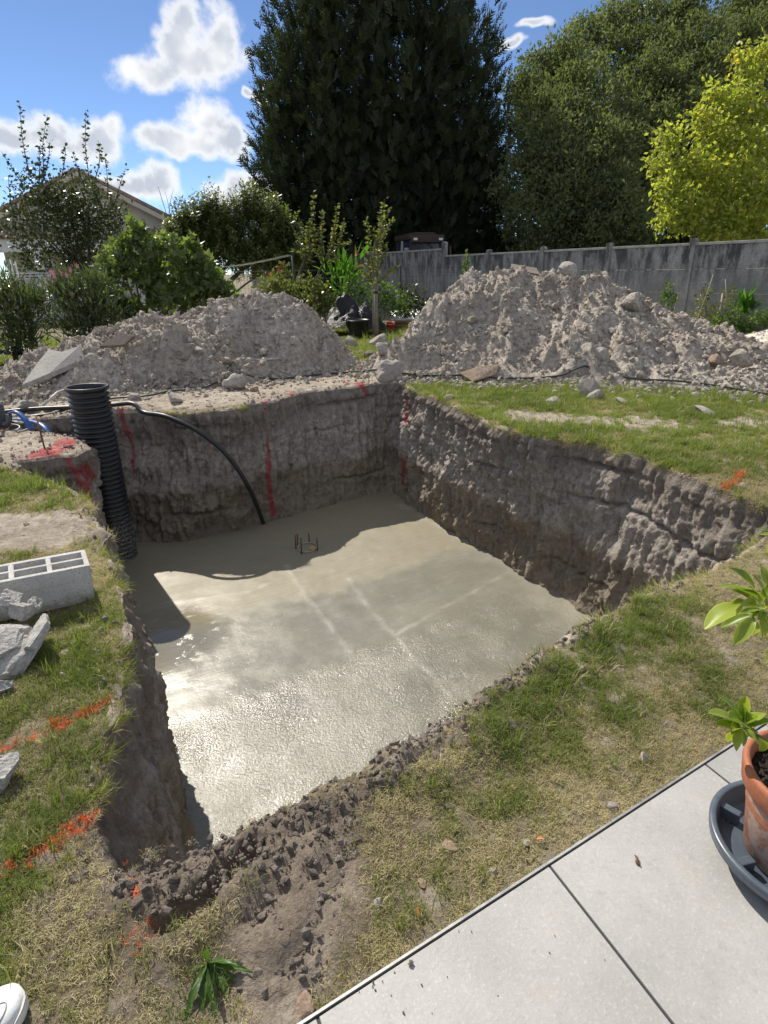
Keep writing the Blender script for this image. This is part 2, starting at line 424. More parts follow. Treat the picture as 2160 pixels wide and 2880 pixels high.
def heap_left(x, y):
    yc = np.interp(x, [-7.2, -5, -3.5, -2, -1, -.05], [8.7, 9.1, 9.6, 10.0, 10.2, 10.1]); yb = np.interp(x, [-7.2, -5, -3.76, -2.4, -.97, -.05], [7.5, 7.65, 7.95, 8.35, 9.35, 9.8])
    Hc = np.interp(x, HLX, HLZ); Hc = np.where(Hc > 0, np.maximum(0, EYE + (Hc - EYE) * yc / 9.5), 0)
    s = np.where(y < yc, (yc - y) / np.maximum(.3, yc - yb), (y - yc) / (1.35 * Hc + .4))
    h = Hc * np.clip(1 - s, 0, 1) ** 1.05
    return h + .30 * np.exp(-((x + 3.3) / .95) ** 2 - ((y - 8.75) / .38) ** 2) * (h > 0) * sstep(y, 7.9, 8.5)
def heap_sand(x, y):
    return np.maximum(0, .42 * (1 - np.hypot((x - 7.6) / 1.75, (y - 11.3) / 1.0)))
RIDGE = [(-.72, 1.06), (-.53, 1.12), (-.35, 1.22), (-.13, 1.36), (.05, 1.5), (.28, 1.67)]
GROOVE = [(-.57, .965), (-.493, 1.0), (-.44, 1.07), (-.385, 1.15)]
RIDGE2 = [(-.52, .90), (-.42, .98), (-.375, 1.07)]
def ground_z(x, y):
    x = np.asarray(x, float); y = np.asarray(y, float); sh = x.shape
    P = xyz(x, y); z = .03 * perlin(P * .5, 3).reshape(sh) + .012 * perlin(P * 2.1, 4).reshape(sh)
    near = np.clip((3.2 - y) / 1.5, 0, 1)
    z = z * np.clip((y - .4) / 1.5, .25, 1)
    z = z + .012 * np.exp(-(path_dist(x, y, RIDGE) / .085) ** 2) - .085 * np.exp(-(path_dist(x, y, GROOVE) / .032) ** 2) + .035 * np.exp(-(path_dist(x, y, RIDGE2) / .07) ** 2)
    for cx, cy, r, h in ((.30, 1.55, .09, .05), (.62, 1.92, .08, .05), (.9, 2.14, .07, .05), (-1.0, 1.62, .10, .04), (1.2, 2.36, .08, .03), (.16, 1.42, .06, .03), (-.3, .95, .14, .03)):
        z = z + h * np.exp(-((x - cx) ** 2 + (y - cy) ** 2) / r ** 2)
    z = np.where(in_poly(x, y, terr_poly), np.minimum(z, .0), z)
    return z
def surf_z(x, y):
    x = np.atleast_1d(np.asarray(x, float)); y = np.atleast_1d(np.asarray(y, float))
    return np.maximum.reduce([ground_z(x, y), heap_right(x, y), heap_left(x, y), heap_sand(x, y)])
BARE = [[(-9, 5.35), (-3.9, 5.0), (-3.2, 4.75), (-2.6, 4.9), (-2.9, 6.8), (-1.2, 7.3), (.1, 8.5), (.55, 8.25), (.95, 8.55), (1.4, 8.7), (.2, 10.2), (-1.2, 10.9), (-9, 8.6)],
        [(-.74, 1.10), (-.58, 1.2), (-.1, 1.42), (.05, 1.56), (.5, 1.94), (.98, 2.28), (.96, 2.22), (.5, 1.82), (.2, 1.55), (.0, 1.36), (-.08, 1.28), (-.10, 1.05), (-.16, .84), (-.25, .75), (-.36, .81), (-.37, 1.0), (-.47, 1.02), (-.56, .97), (-.72, 1.02)],
        [(-3.2, 3.25), (-2.0, 3.15), (-1.75, 3.3), (-2.1, 3.75), (-3.5, 3.8)]]
PATH = [(1.5, 6.35), (2.2, 6.0), (2.75, 5.7), (3.6, 5.75)]
def grass_mask(x, y):
    x = np.asarray(x, float); y = np.asarray(y, float); sh = x.shape
    n = perlin(xyz(x, y) * 1.7, 31).reshape(sh); n2 = perlin(xyz(x, y) * 6, 32).reshape(sh); n3 = perlin(xyz(x, y) * 14, 33).reshape(sh)
    d = .86 + .5 * n + .5 * n2 + .5 * n3
    for B in BARE:
        e = path_dist(x, y, B + [B[0]]) * np.where(in_poly(x, y, B), 1, -1)
        d = d - 1.05 * sstep(e + .10 * n2 + .05 * n3, -.08, .10)
    d = d - .75 * np.exp(-(path_dist(x, y, PATH) / .28) ** 2) * (1 + .9 * n2)
    far = np.maximum.reduce([heap_right(x, y), heap_left(x, y), heap_sand(x, y)])
    d = np.where(far > .01, 0, d)
    d = np.where(in_poly(x, y, RIM) | in_poly(x, y, terr_poly), 0, d)
    return np.clip(d, 0, 1)
ORANGE = [[(-1.36, 1.55), (-1.2, 1.66), (-1.05, 1.785)], [(-1.02, 1.12), (-.95, 1.21), (-.885, 1.285)], [(-.705, 1.14), (-.69, 1.08), (-.655, 1.02)],
          [(-.63, .955), (-.60, .975), (-.585, .945), (-.61, .92), (-.63, .955)], [(2.44, 3.92), (2.6, 4.06), (2.75, 4.3)], [(2.33, 3.78), (2.36, 3.86)]]
RED3 = [[(-1.46, 7.08, .02), (-1.45, 7.0, -.35), (-1.46, 6.97, -.75), (-1.47, 6.95, -1.05), (-1.44, 6.95, -1.4)],
        [(.33, 8.0, -.12), (.33, 7.95, -.45)], [(.28, 7.85, -.95), (.27, 7.75, -1.3)], [(-3.1, 6.85, .03), (-3.02, 6.78, -.25), (-2.98, 6.68, -.6)],
        [(-.5, 8.45, .02), (-.28, 8.28, .02), (-.2, 8.22, -.1)], [(-3.2, 5.36, .02), (-2.98, 5.36, .02), (-2.86, 5.28, -.05), (-2.78, 5.25, -.3), (-2.76, 5.2, -.45)],
        [(-1.2, 7.45, .03), (-1.18, 7.47, .03)]]
def damp(x, y):
    d = path_dist(x, y, RIDGE) ; d2 = path_dist(x, y, [(-.5, 1.0), (-.2, 1.15), (-.15, .9)])
    return np.clip(np.exp(-(d / .28) ** 2) + .9 * np.exp(-(d2 / .22) ** 2) + .6 * perlin(xyz(x, y) * 3, 41) * (y < 3.5), 0, 1)
def paint_attrs(V):
    o = np.zeros(len(V)); r = np.zeros(len(V))
    near = V[:, 2] > -.25
    for L in ORANGE:
        o = np.maximum(o, np.where(near, .8 * np.exp(-(path_dist(V[:, 0], V[:, 1], L) / .021) ** 2), 0))
    for L in RED3:
        for a, b in zip(L[:-1], L[1:]):
            a, b = np.array(a), np.array(b); d = b - a
            t = np.clip(((V - a) @ d) / (d @ d), 0, 1); q = np.linalg.norm((V - a - t[:, None] * d) * (1, .10, 1), axis=1)
            r = np.maximum(r, 1.2 * np.exp(-(q / .045) ** 2))
    return {'orange': o, 'red': r}

# ------------------------------------------------------------------ ground sheet
def axis(lo, hi, step, far_lo, far_hi, f0=None, f1=None, fs=.016):
    a = list(np.arange(lo, hi, step)); s = step
    if f0 is not None: a = [v for v in a if v < f0 - fs or v > f1 + fs] + list(np.arange(f0, f1, fs)); a.sort()
    v = a[-1]
    while v < far_hi: s *= 1.13; v += s; a.append(v)
    s = step; v = a[0]
    while v > far_lo: s *= 1.13; v -= s; a.insert(0, v)
    return np.array(a)
def build_ground():
    xs = axis(-4.6, 5.2, .034, -500, 500, -1.5, 1.5); ys = axis(.35, 8.6, .034, -60, 900, .6, 2.5)
    X, Y = np.meshgrid(xs, ys); Z = ground_z(X, Y)
    gm = grass_mask(X, Y)
    rough = fbm(xyz(X, Y) * 9, 4, 51).reshape(X.shape); cl = lumps(xyz(X, Y) * 13, 8).reshape(X.shape) + .5 * lumps(xyz(X, Y) * 29, 9).reshape(X.shape) - .45
    amp = (1 - .75 * gm) * np.clip(1 - np.hypot(X, Y - 4) / 14, 0, 1)
    fine = fbm(xyz(X, Y) * 34, 3, 52).reshape(X.shape) * np.clip((2.8 - Y) / .5, 0, 1)
    Z = Z + amp * (.018 * rough + .024 * cl + .022 * fine) - .004
    tp = in_poly(X, Y, [tuple(TB + TE * a + TJ * b) for a, b in ((-4, .02), (5, .02), (5, 5), (-4, 5))])
    Z = np.where(tp, -.03, Z)
    ny, nx = X.shape; idx = np.arange(nx * ny).reshape(ny, nx)
    Q = np.stack([idx[:-1, :-1], idx[:-1, 1:], idx[1:, 1:], idx[1:, :-1]], -1).reshape(-1, 4)
    V = xyz(X, Y); V[:, 2] = Z.ravel()
    cx, cy = V[Q, 0].mean(1), V[Q, 1].mean(1)
    near = (np.abs(cx) < 6) & (cy > 0) & (cy < 10)
    inside = np.zeros(len(Q), bool); inside[near] = in_poly(cx[near], cy[near], RIM)
    dist = np.full(len(Q), 9.0); dist[near] = path_dist(cx[near], cy[near], RIM + [RIM[0]])
    keep = ~(inside | (dist < .07))
    at = paint_attrs(V); at['grassmask'] = gm.ravel(); at['damp'] = damp(V[:, 0], V[:, 1])
    o = add('ground', mesh_np('ground', V, Q[keep], True, at), M['ground']); o['kind'] = 'structure'
    tag(o, 'patchy lawn and bare trodden soil around the dug pit')
    return o
build_ground()

# ------------------------------------------------------------------ pit walls
SLAB_Z = -1.5
def resample(P, n_per):
    P = np.array(P, float); out = []
    for i in range(len(P)):
        a, b = P[i], P[(i + 1) % len(P)]; n = max(2, int(n_per[i]))
        t = np.arange(n)[:, None] / n; out.append(a + (b - a) * t)
    return np.concatenate(out)
def csmooth(A, k):
    for _ in range(k): A = (np.roll(A, 1, 0) + 2 * A + np.roll(A, -1, 0)) / 4
    return A
def lip_h(x, y, off):
    gmk = grass_mask(x, y); Pq = xyz(x, y)
    lump = .30 * fbm(Pq * 6, 3, 71) + .42 * lumps(Pq * 13, 12) + .34 * lumps(Pq * 27, 13) + .26 * lumps(Pq * 55, 14) + .18 * fbm(Pq * 60, 3, 15) - .45
    w = np.clip(1 - off / .30, 0, 1); w2 = (4 * w * (1 - w) + .35 * w) * (1 - .8 * sstep(gmk, .15, .6))
    return -.03 * (1 - sstep(w, 0, .35)) + w2 * (.006 + .055 * lump) + .004 - .02 * sstep(w, .9, 1)
def lip_at(x, y):
    """extra height of the crumbled lip for points near the pit"""
    e = path_dist(x, y, [tuple(p) for p in PIT_EDGE[::10]] + [tuple(PIT_EDGE[0])])
    return np.where(e < .29, np.maximum(0, lip_h(x, y, e)), 0)
def build_pit():
    top = np.array([p[0] for p in PAIRS]); bot = np.array([p[1] for p in PAIRS])
    L = np.linalg.norm(np.roll(top, -1, 0) - top, axis=1); n = np.maximum(2, L / np.where(np.arange(len(L)) < 9, .009, .016)).astype(int)
    T = csmooth(resample(top, n), 8); B = csmooth(resample(bot, n), 8); N = len(T)
    def outward(C):
        d = np.roll(C, -3, 0) - np.roll(C, 3, 0); d /= np.linalg.norm(d, axis=1, keepdims=True) + 1e-9
        return csmooth(np.stack([d[:, 1], -d[:, 0]], 1), 3)
    nT = outward(T)
    jag = fbm(xyz(T[:, 0] * 3, T[:, 1] * 3), 4, 61)[:, None] * .075
    T = T + nT * jag
    rows = []; zr = []
    OFFS = (.32, .285, .255, .23, .21, .192, .175, .16, .146, .133, .12, .108, .096, .084, .073, .062, .052, .042, .032, .023, .014, .005)
    for off in OFFS:                                    # crumbly lip outside the edge
        P = T + nT * off
        rows.append(P); zr.append(ground_z(P[:, 0], P[:, 1]) + lip_h(P[:, 0], P[:, 1], np.full(N, off)))
    nr = 104
    for i in range(nr + 1):
        t = i / nr; s = t ** 1.15
        C = T * (1 - s) + B * s; z = -.006 - (abs(SLAB_Z) + .05) * t ** 1.02
        ztop = ground_z(T[:, 0], T[:, 1]) if i == 0 else None
        Pn = np.column_stack([C, np.full(N, z)])
        nn = outward(C)
        big = fbm(Pn * (1.6, 1.6, 1.3), 3, 81) * .10
        med = fbm(Pn * (5, 5, 4.2), 4, 82) * .042
        streak = fbm(Pn * (13, 13, 1.6), 4, 83) * .05 + fbm(Pn * 10, 4, 86, gain=.6, ridged=True) * .022 + fbm(Pn * 30, 3, 87, gain=.6) * .016
        cl = -.020 * lumps(Pn * (7, 7, 5), 84) - .014 * lumps(Pn * (22, 22, 16), 85)
        ledge = .06 * np.exp(-((z + .86 + .08 * perlin(xyz(C[:, 0] * 1.1, C[:, 1] * 1.1), 5)) / .09) ** 2)
        wob = .07 * perlin(xyz(C[:, 0] * 1.4, C[:, 1] * 1.4), 6) + .03 * perlin(xyz(C[:, 0] * 7, C[:, 1] * 7), 7)
        gate = np.clip(.2 + 2.2 * perlin(xyz(C[:, 0] * 1.1, C[:, 1] * 1.1), 9), 0, 1); gate2 = np.clip(.1 + 2.4 * perlin(xyz(C[:, 0] * 1.3 + 9, C[:, 1] * 1.3), 10), 0, 1)
        ledge = ledge - .11 * gate * np.exp(-((z + .48 + wob) / .016) ** 2) - .10 * gate2 * np.exp(-((z + .17 + wob * .6) / .02) ** 2) - .09 * gate2 * np.exp(-((z + 1.2 + wob) / .018) ** 2)
        e = sstep(np.array(t), 0, .06) * (1 - .45 * sstep(np.array(t), .8, 1)) * (1 + .3 * np.sin(C[:, 0] * 2))
        D = (big * sstep(np.array(t), 0, .3) + med + streak + cl - ledge * .6) * e
        P = C + nn * D[:, None]
        zz = np.full(N, z) + .02 * med
        if i == 0: zz = ztop - .004
        elif t < .12: zz = zz * sstep(np.array(t), -.02, .12) + (ground_z(T[:, 0], T[:, 1]) - .004 + z) * (1 - sstep(np.array(t), -.02, .12))
        rows.append(P); zr.append(zz)
    m = len(rows); V = np.concatenate([np.column_stack([p, z]) for p, z in zip(rows, zr)])
    k = np.arange(N); Q = []
    for i in range(m - 1):
        a = i * N + k; b = i * N + (k + 1) % N
        Q.append(np.stack([a, b, b + N, a + N], 1))
    Q = np.concatenate(Q)
    gmk = np.zeros(len(V)); lip = 23 * N; gmk[:lip] = grass_mask(V[:lip, 0], V[:lip, 1])
    me = mesh_np('pit_wall', V, Q, True, {**paint_attrs(V), 'grassmask': gmk, 'damp': damp(V[:, 0], V[:, 1])})
    me.materials.append(M['pit']); me.materials.append(M['ground'])
    mi = np.zeros(len(Q), np.int32); mi[:22 * N] = 1; me.polygons.foreach_set('material_index', mi)
    o = add('pit_wall', me); o['kind'] = 'structure'
    tag(o, 'raw earth walls of the dug pool pit with spray marks')
    return T
PIT_EDGE = build_pit()

# ------------------------------------------------------------------ wet concrete slab
def slab_mat():
    m, g, b = new_mat('wet concrete'); p = wpos(g); x, y, z = g.sep(p)
    # slab axes: u runs along the back edge, v from the back edge towards the terrace
    u = g.m('ADD', g.m('MULTIPLY', x, .826), g.m('MULTIPLY', y, .563))
    v = g.m('ADD', g.m('MULTIPLY', x, .49), g.m('MULTIPLY', y, -.872))
    uv = g.n('ShaderNodeCombineXYZ', X=u, Y=v, Z=0.0)
    warp = g.noise(p, 1.3, 4, .6); w2 = g.noise(p, 7, 4, .6)
    vv = g.m('ADD', v, g.m('ADD', g.m('MULTIPLY', g.m('SUBTRACT', warp, .5), .9), g.m('MULTIPLY', g.m('SUBTRACT', w2, .5), .12)))
    uu = g.m('ADD', u, g.m('MULTIPLY', g.m('SUBTRACT', warp, .5), 1.2))
    film = g.mr(vv, -4.75, -4.95)                       # beige laitance film towards the back
    floated = g.mr(g.m('ADD', g.m('ADD', v, g.m('MULTIPLY', g.m('SUBTRACT', warp, .5), .5)), g.m('MULTIPLY', u, .05)), -3.85, -3.45)     # crinkled part towards the front
    str_ = g.n('ShaderNodeMapping', Vector=uv, Scale=(1.2, 9.0, 1.0))
    sn = g.noise(str_, 3.0, 5, .6)
    fine = g.noise(p, 105, 3, .65); crk = g.n('ShaderNodeTexVoronoi', out=0, _feature='SMOOTH_F1', Vector=p, Scale=58.0, Smoothness=.5)
    pit = g.n('ShaderNodeTexVoronoi', out=0, _feature='F1', Vector=p, Scale=17.0)
    base = g.mix(g.mr(warp, .3, .7), (.172, .165, .13), (.22, .209, .163))
    base = g.mix(film, base, (.225, .198, .134))
    base = g.mix(g.m('MULTIPLY', g.mr(sn, .45, .7), .45), base, (.155, .148, .128))
    drier = g.mr(g.m('ADD', uu, g.m('MULTIPLY', v, .25)), 2.75, 3.6)
    base = g.mix(g.m('MULTIPLY', attr(g, 'trail'), .38), base, (.46, .44, .39))
    base = g.mix(drier, base, (.265, .246, .192))
    base = g.mix(g.m('MULTIPLY', g.mr(g.noise(p, 24, 6, .7), .55, .7), .25), base, (.42, .40, .36))
    link(g, base, b, 'Base Color')
    # trails of fine slurry
    wetn = g.mr(g.noise(p, 2.1, 5, .62), .42, .60)
    r = g.m('ADD', g.m('MULTIPLY', wetn, -.10), .39)
    r = g.m('ADD', r, g.m('MULTIPLY', film, .20)); r = g.m('ADD', r, g.m('MULTIPLY', drier, .22)); r = g.m('SUBTRACT', r, g.m('MULTIPLY', floated, .13))
    pud = g.mr(g.n('ShaderNodeVectorMath', out=1, _operation='DISTANCE', i0=p, i1=(-2.0, 4.45, SLAB_Z)), .75, .25)
    pud = g.m('MULTIPLY', pud, g.mr(g.m('ADD', w2, g.m('MULTIPLY', warp, .4)), .55, .64))
    r = g.m('MULTIPLY', r, g.m('SUBTRACT', 1.0, g.m('MULTIPLY', pud, .85)))
    link(g, r, b, 'Roughness'); b.inputs['Specular IOR Level'].default_value = .55
    front = g.m('MULTIPLY', floated, g.m('SUBTRACT', 1.0, pud))
    patch = g.mr(g.noise(p, 2.6, 5, .65), .32, .66, .6, 1.15)
    mid_ = g.noise(p, 46, 4, .7)
    h = g.m('ADD', g.m('MULTIPLY', g.m('MULTIPLY', g.m('ADD', g.m('MULTIPLY', crk, .35), g.m('ADD', g.m('MULTIPLY', mid_, .75), g.m('MULTIPLY', fine, .7))), front), patch),
            g.m('ADD', g.m('MULTIPLY', g.noise(p, 26, 3, .6), .22), g.m('MULTIPLY', g.mr(pit, .0, .22, 0, 1), g.m('MULTIPLY', .16, g.m('SUBTRACT', 1.0, pud)))))
    h = g.m('ADD', h, g.m('MULTIPLY', sn, .35))
    bump(g, b, h, .0048, 1.0)
    return m
M['slab'] = slab_mat()
TRAILS = [[(-0.39, 5.47), (-0.16, 4.86), (0.02, 4.5), (0.27, 4.02), (0.55, 3.45)], [(-1.09, 5.79), (-0.85, 5.23), (-0.63, 4.82), (-0.3, 4.19)], [(0.06, 4.38), (0.75, 5.03), (1.4, 5.59)], [(-2.33, 5.02), (-1.39, 5.22), (-1.2, 5.39)]]
def build_slab():
    xs = np.arange(-4.0, 3.0, .025); ys = np.arange(1.0, 8.6, .025); X, Y = np.meshgrid(xs, ys)
    P = xyz(X, Y)
    Z = SLAB_Z + .010 * fbm(P * .9, 3, 91) + .004 * fbm(P * (4), 3, 92)
    x, y = P[:, 0], P[:, 1]
    for L, h in zip(TRAILS, (.005, .004, .003, .003)):
        d = path_dist(x, y, L) + .02 * perlin(P * 9, 3)
        Z = Z + h * np.exp(-(d / .018) ** 2) * (.6 + .8 * perlin(P * 6, 77))
    trail = np.zeros(len(P))
    for L in TRAILS:
        d = path_dist(x, y, L) + .03 * perlin(P * 7, 13) + .015 * perlin(P * 21, 14); trail = np.maximum(trail, np.exp(-(d / .02) ** 2) * np.clip(.6 + 1.2 * perlin(P * 5, 15), 0, 1))
    cuff = np.exp(-(path_dist(x, y, [(.25, 7.5), (.75, 6.72), (1.05, 6.2)]) / .06) ** 2) * np.clip(.8 + 1.5 * perlin(P * 4, 16), 0, 1); trail = np.maximum(trail, cuff)
    # a step of smeared slurry and a pale cuff along the right wall foot
    ny, nx = X.shape; idx = np.arange(nx * ny).reshape(ny, nx)
    Q = np.stack([idx[:-1, :-1], idx[:-1, 1:], idx[1:, 1:], idx[1:, :-1]], -1).reshape(-1, 4)
    V = np.column_stack([x, y, Z]); bot = [p[1] for p in PAIRS]
    cx, cy = V[Q, 0].mean(1), V[Q, 1].mean(1)
    keep = in_poly(cx, cy, bot) | (path_dist(cx, cy, bot + [bot[0]]) < .3)
    o = add('pool_floor', mesh_np('pool_floor', V, Q[keep], True, {'trail': trail}), M['slab']); o['kind'] = 'structure'
    tag(o, 'freshly poured wet concrete floor at the bottom of the pit')
build_slab()

# ------------------------------------------------------------------ terrace tiles
def tile_mat():
    m, g, b = new_mat('grey porcelain tile'); p = wpos(g)
    n1 = g.noise(p, 2.2, 6, .6); n2 = g.noise(p, 120, 5, .8); n3 = g.noise(p, 260, 3, .7)
    c = g.mix(g.mr(n1, .3, .7), (.32, .313, .30), (.43, .422, .405))
    c = g.mix(g.m('MULTIPLY', g.mr(n2, .54, .68), .6), c, (.55, .54, .525))
    n4 = g.noise(p, 34, 7, .78); c = g.mix(g.m('MULTIPLY', g.mr(n4, .46, .34), .35), c, (.26, .255, .245)); c = g.mix(g.m('MULTIPLY', g.mr(n4, .56, .68), .35), c, (.52, .512, .495))
    c = g.mix(g.m('MULTIPLY', g.mr(n2, .45, .32), .55), c, (.29, .285, .28))
    c = g.mix(g.m('MULTIPLY', g.mr(n3, .58, .74), .45), c, (.27, .265, .255))
    c = g.mix(g.m('MULTIPLY', g.mr(g.noise(p, 4.3, 7, .7), .56, .74), .40), c, (.33, .29, .24))
    c = g.mix(1.0, c, g.mix(g.n('ShaderNodeObjectInfo', out=5), (.93, .93, .94), (1.04, 1.03, 1.01)), 'MULTIPLY')
    c = g.mix(g.m('MULTIPLY', g.mr(g.noise(p, 6, 8, .8), .58, .74), .25), c, (.52, .515, .50))
    link(g, c, b, 'Base Color'); link(g, g.mr(n1, .3, .7, .42, .6), b, 'Roughness'); b.inputs['Specular IOR Level'].default_value = .35
    bump(g, b, n2, .0012); return m
M['tile'] = tile_mat()
M['joint'] = plain('dark joint', (.035, .035, .036), .8)
M['trimmetal'] = plain('pale metal trim', (.36, .36, .35), .5, .5)
def build_terrace():
    t = empty('terrace', (0, 0, 0)); t['kind'] = 'structure'; tag(t, 'grey porcelain tile terrace with dark joints beside the lawn')
    def pt(a, b, z): q = TB + TE * a + TJ * b; return (q[0], q[1], z)
    def slabq(a0, a1, b0, b1, z0, z1):
        return [pt(a0, b0, z0), pt(a1, b0, z0), pt(a1, b1, z0), pt(a0, b1, z0), pt(a0, b0, z1), pt(a1, b0, z1), pt(a1, b1, z1), pt(a0, b1, z1)]
    FB = [(0, 3, 2, 1), (4, 5, 6, 7), (0, 1, 5, 4), (1, 2, 6, 5), (2, 3, 7, 6), (3, 0, 4, 7)]
    MB().poly(slabq(-3 * TW, 4 * TW, .006, 3.5 * TW, -.10, .034), FB).build('screed', M['joint'], t)
    MB().poly(slabq(-3 * TW, 4 * TW, -.007, -.001, -.10, .0385), FB).build('edge_trim', M['trimmetal'], t)
    MB().poly(slabq(-3 * TW, 4 * TW, -.001, .006, -.10, .030), FB).build('edge_joint', M['joint'], t)
    for i in range(-3, 4):
        for j in range(0, 3):
            me = MB().poly(slabq(i * TW + .0037, (i + 1) * TW - .0037, .006 + j * TW, .006 + (j + 1) * TW - .006, .012, .0400), FB)
            bmesh.ops.bevel(me.bm, geom=[e for e in me.bm.edges if all(v.co.z > .03 for v in e.verts)], offset=.0012, segments=1, affect='EDGES')
            me.build('tile', M['tile'], t)
build_terrace()

# ------------------------------------------------------------------ finding real positions on the land
_ct, _st = math.cos(R(22.4)), math.sin(R(22.4)); _cr, _sr = math.cos(R(1.2)), math.sin(R(1.2))
def ray(px, py):
    u, v = px - 1080., py - 1440.; u, v = _cr * u - _sr * v, _sr * u + _cr * v
    d = Vector((u, 1650 * _ct - v * _st, -(1650 * _st + v * _ct))); return d / d.y
def spot(px, py):
    """the point of the land surface seen in that direction"""
    d = ray(px, py); t = np.arange(.6, 40, .02); x, y, z = d.x * t, t, EYE + d.z * t
    s = surf_z(x, y); k = np.argmax(z < s)
    return Vector((x[k], y[k], s[k]))
def at_y(px, py, Y):
    d = ray(px, py); return Vector((d.x * Y, Y, EYE + d.z * Y))
def gz(x, y): return float(surf_z(x, y)[0])

# ------------------------------------------------------------------ spoil heaps
def rock_template(seed, sub=1, rough=.35, squash=.75):
    bm = bmesh.new(); bmesh.ops.create_icosphere(bm, subdivisions=sub, radius=1.0)
    V = np.array([v.co[:] for v in bm.verts]); F = np.array([[v.index for v in f.verts] for f in bm.faces]); bm.free()
    n = V / np.linalg.norm(V, axis=1, keepdims=True)
    r = 1 + rough * perlin(n * 1.3 + seed * 7.7, seed) * 1.6 + rough * .5 * perlin(n * 3.1 + seed, seed + 9)
    rr = np.random.default_rng(seed)
    for _ in range(5 if sub < 3 else 11):                # broken flat facets
        d = rr.normal(size=3); d /= np.linalg.norm(d); c = rr.uniform(.5, .82)
        k = np.maximum(0, (n * r[:, None]) @ d - c); r = r - k / np.maximum(.35, n @ d) * .95
    V = n * r[:, None] * (1, rr.uniform(.75, 1.1), squash)
    return V, F
CLODS = [rock_template(s, 1, .5, .8) for s in range(8)]
CLODS2 = [rock_template(20 + s, 2, .5, .8) for s in range(6)]
def clod_mesh(name, P, S, temps=CLODS, flat=True):
    n = len(P); d = rand_dirs(n)
    V, F, va = merge_np(temps, rng.integers(0, len(temps), n), rot_from(d, rng.uniform(0, 6.28, n)), P, S[:, None] * rng.uniform(.7, 1.3, (n, 3)))
    return mesh_np(name, V, F, not flat, {'var': va})
def heap(name, label, cat, fn, x0, x1, y0, y1, mat, step=.021, amp=1.0, nclod=4200, cs=(.008, .05), seed=0, clodmat='clod'):
    xs = np.arange(x0, x1, step); ys = np.arange(y0, y1, step); X, Y = np.meshgrid(xs, ys); H = fn(X, Y).ravel(); P = xyz(X, Y)
    q = np.column_stack([P[:, 0], P[:, 1], H])
    w = sstep(H, 0, .25)
    warp = np.column_stack([perlin(P * 2.3, seed + 40), perlin(P * 2.3, seed + 41), np.zeros(len(P))]) * .22
    d = .26 * fbm((P + warp) * 1.3, 3, seed + 1) + .20 * fbm((P + warp * 1.5) * (2.6, 1.5, 1), 3, seed + 2, ridged=True) - .02
    d = d + .10 * lumps((P + warp) * 3.3, seed + 3) * np.clip(.5 + 1.6 * perlin(P * 1.1, seed + 7), 0, 1.3) + .05 * lumps((q + warp) * 7.5, seed + 4) * np.clip(.6 + 1.2 * perlin(P * 1.7, seed + 8), 0, 1.2) + .024 * lumps(q * 17, seed + 6) - .09 + .026 * fbm(q * 17, 4, seed + 5, gain=.65)
    Z = H + d * (w * .9 + .1) * amp - .05 * (1 - sstep(H, 0, .05))
    V = np.column_stack([P[:, 0], P[:, 1], Z]); ny, nx = X.shape; idx = np.arange(nx * ny).reshape(ny, nx)
    Q = np.stack([idx[:-1, :-1], idx[:-1, 1:], idx[1:, 1:], idx[1:, :-1]], -1).reshape(-1, 4)
    keep = (H[Q].max(1) > 0) | (Z[Q].max(1) > -.02)
    keep = H[Q].max(1) > 0
    t = thing(name, label, cat, (0, 0, 0))
    add('mound', mesh_np('mound', V, Q[keep], True), mat, t)
    ok = np.where((H > .0))[0]
    pick = rng.choice(ok, nclod); Pc = V[pick] + rng.normal(0, step, (nclod, 3)) * (1, 1, 0)
    S = cs[0] + (cs[1] - cs[0]) * rng.random(nclod) ** 5
    Pc[:, 2] += S * .25
    nb = nclod // 3; pk = rng.choice(ok, nb); Sb = .016 + .052 * rng.random(nb) ** 2.6
    Pc = np.concatenate([Pc, V[pk] + np.column_stack([np.zeros((nb, 2)), Sb * .1])]); S = np.concatenate([S, Sb * (1 if cs[1] > .04 else .4)])
    o = add('loose_clods', clod_mesh('loose_clods', Pc, S), M[clodmat], t); o['kind'] = 'stuff'
    return t
heap('spoil_heap', 'long grey soil heap crowned by a board and a pale lump, against the concrete wall', 'heap', heap_right, -.6, 7.0, 6.8, 12.6, M['spoil'], nclod=9000, seed=100)
heap('spoil_heap', 'lower grey soil heap with a cracked paving slab, in front of the oleanders', 'heap', heap_left, -7.4, .1, 7.2, 12.2, M['spoil'], nclod=7500, seed=200)
heap('sand_heap', 'low heap of white sand by the weeds at the concrete wall', 'heap', heap_sand, 5.6, 9.6, 10.1, 12.5, M['sand'], step=.04, amp=.3, nclod=700, cs=(.01, .03), seed=300, clodmat='sand')

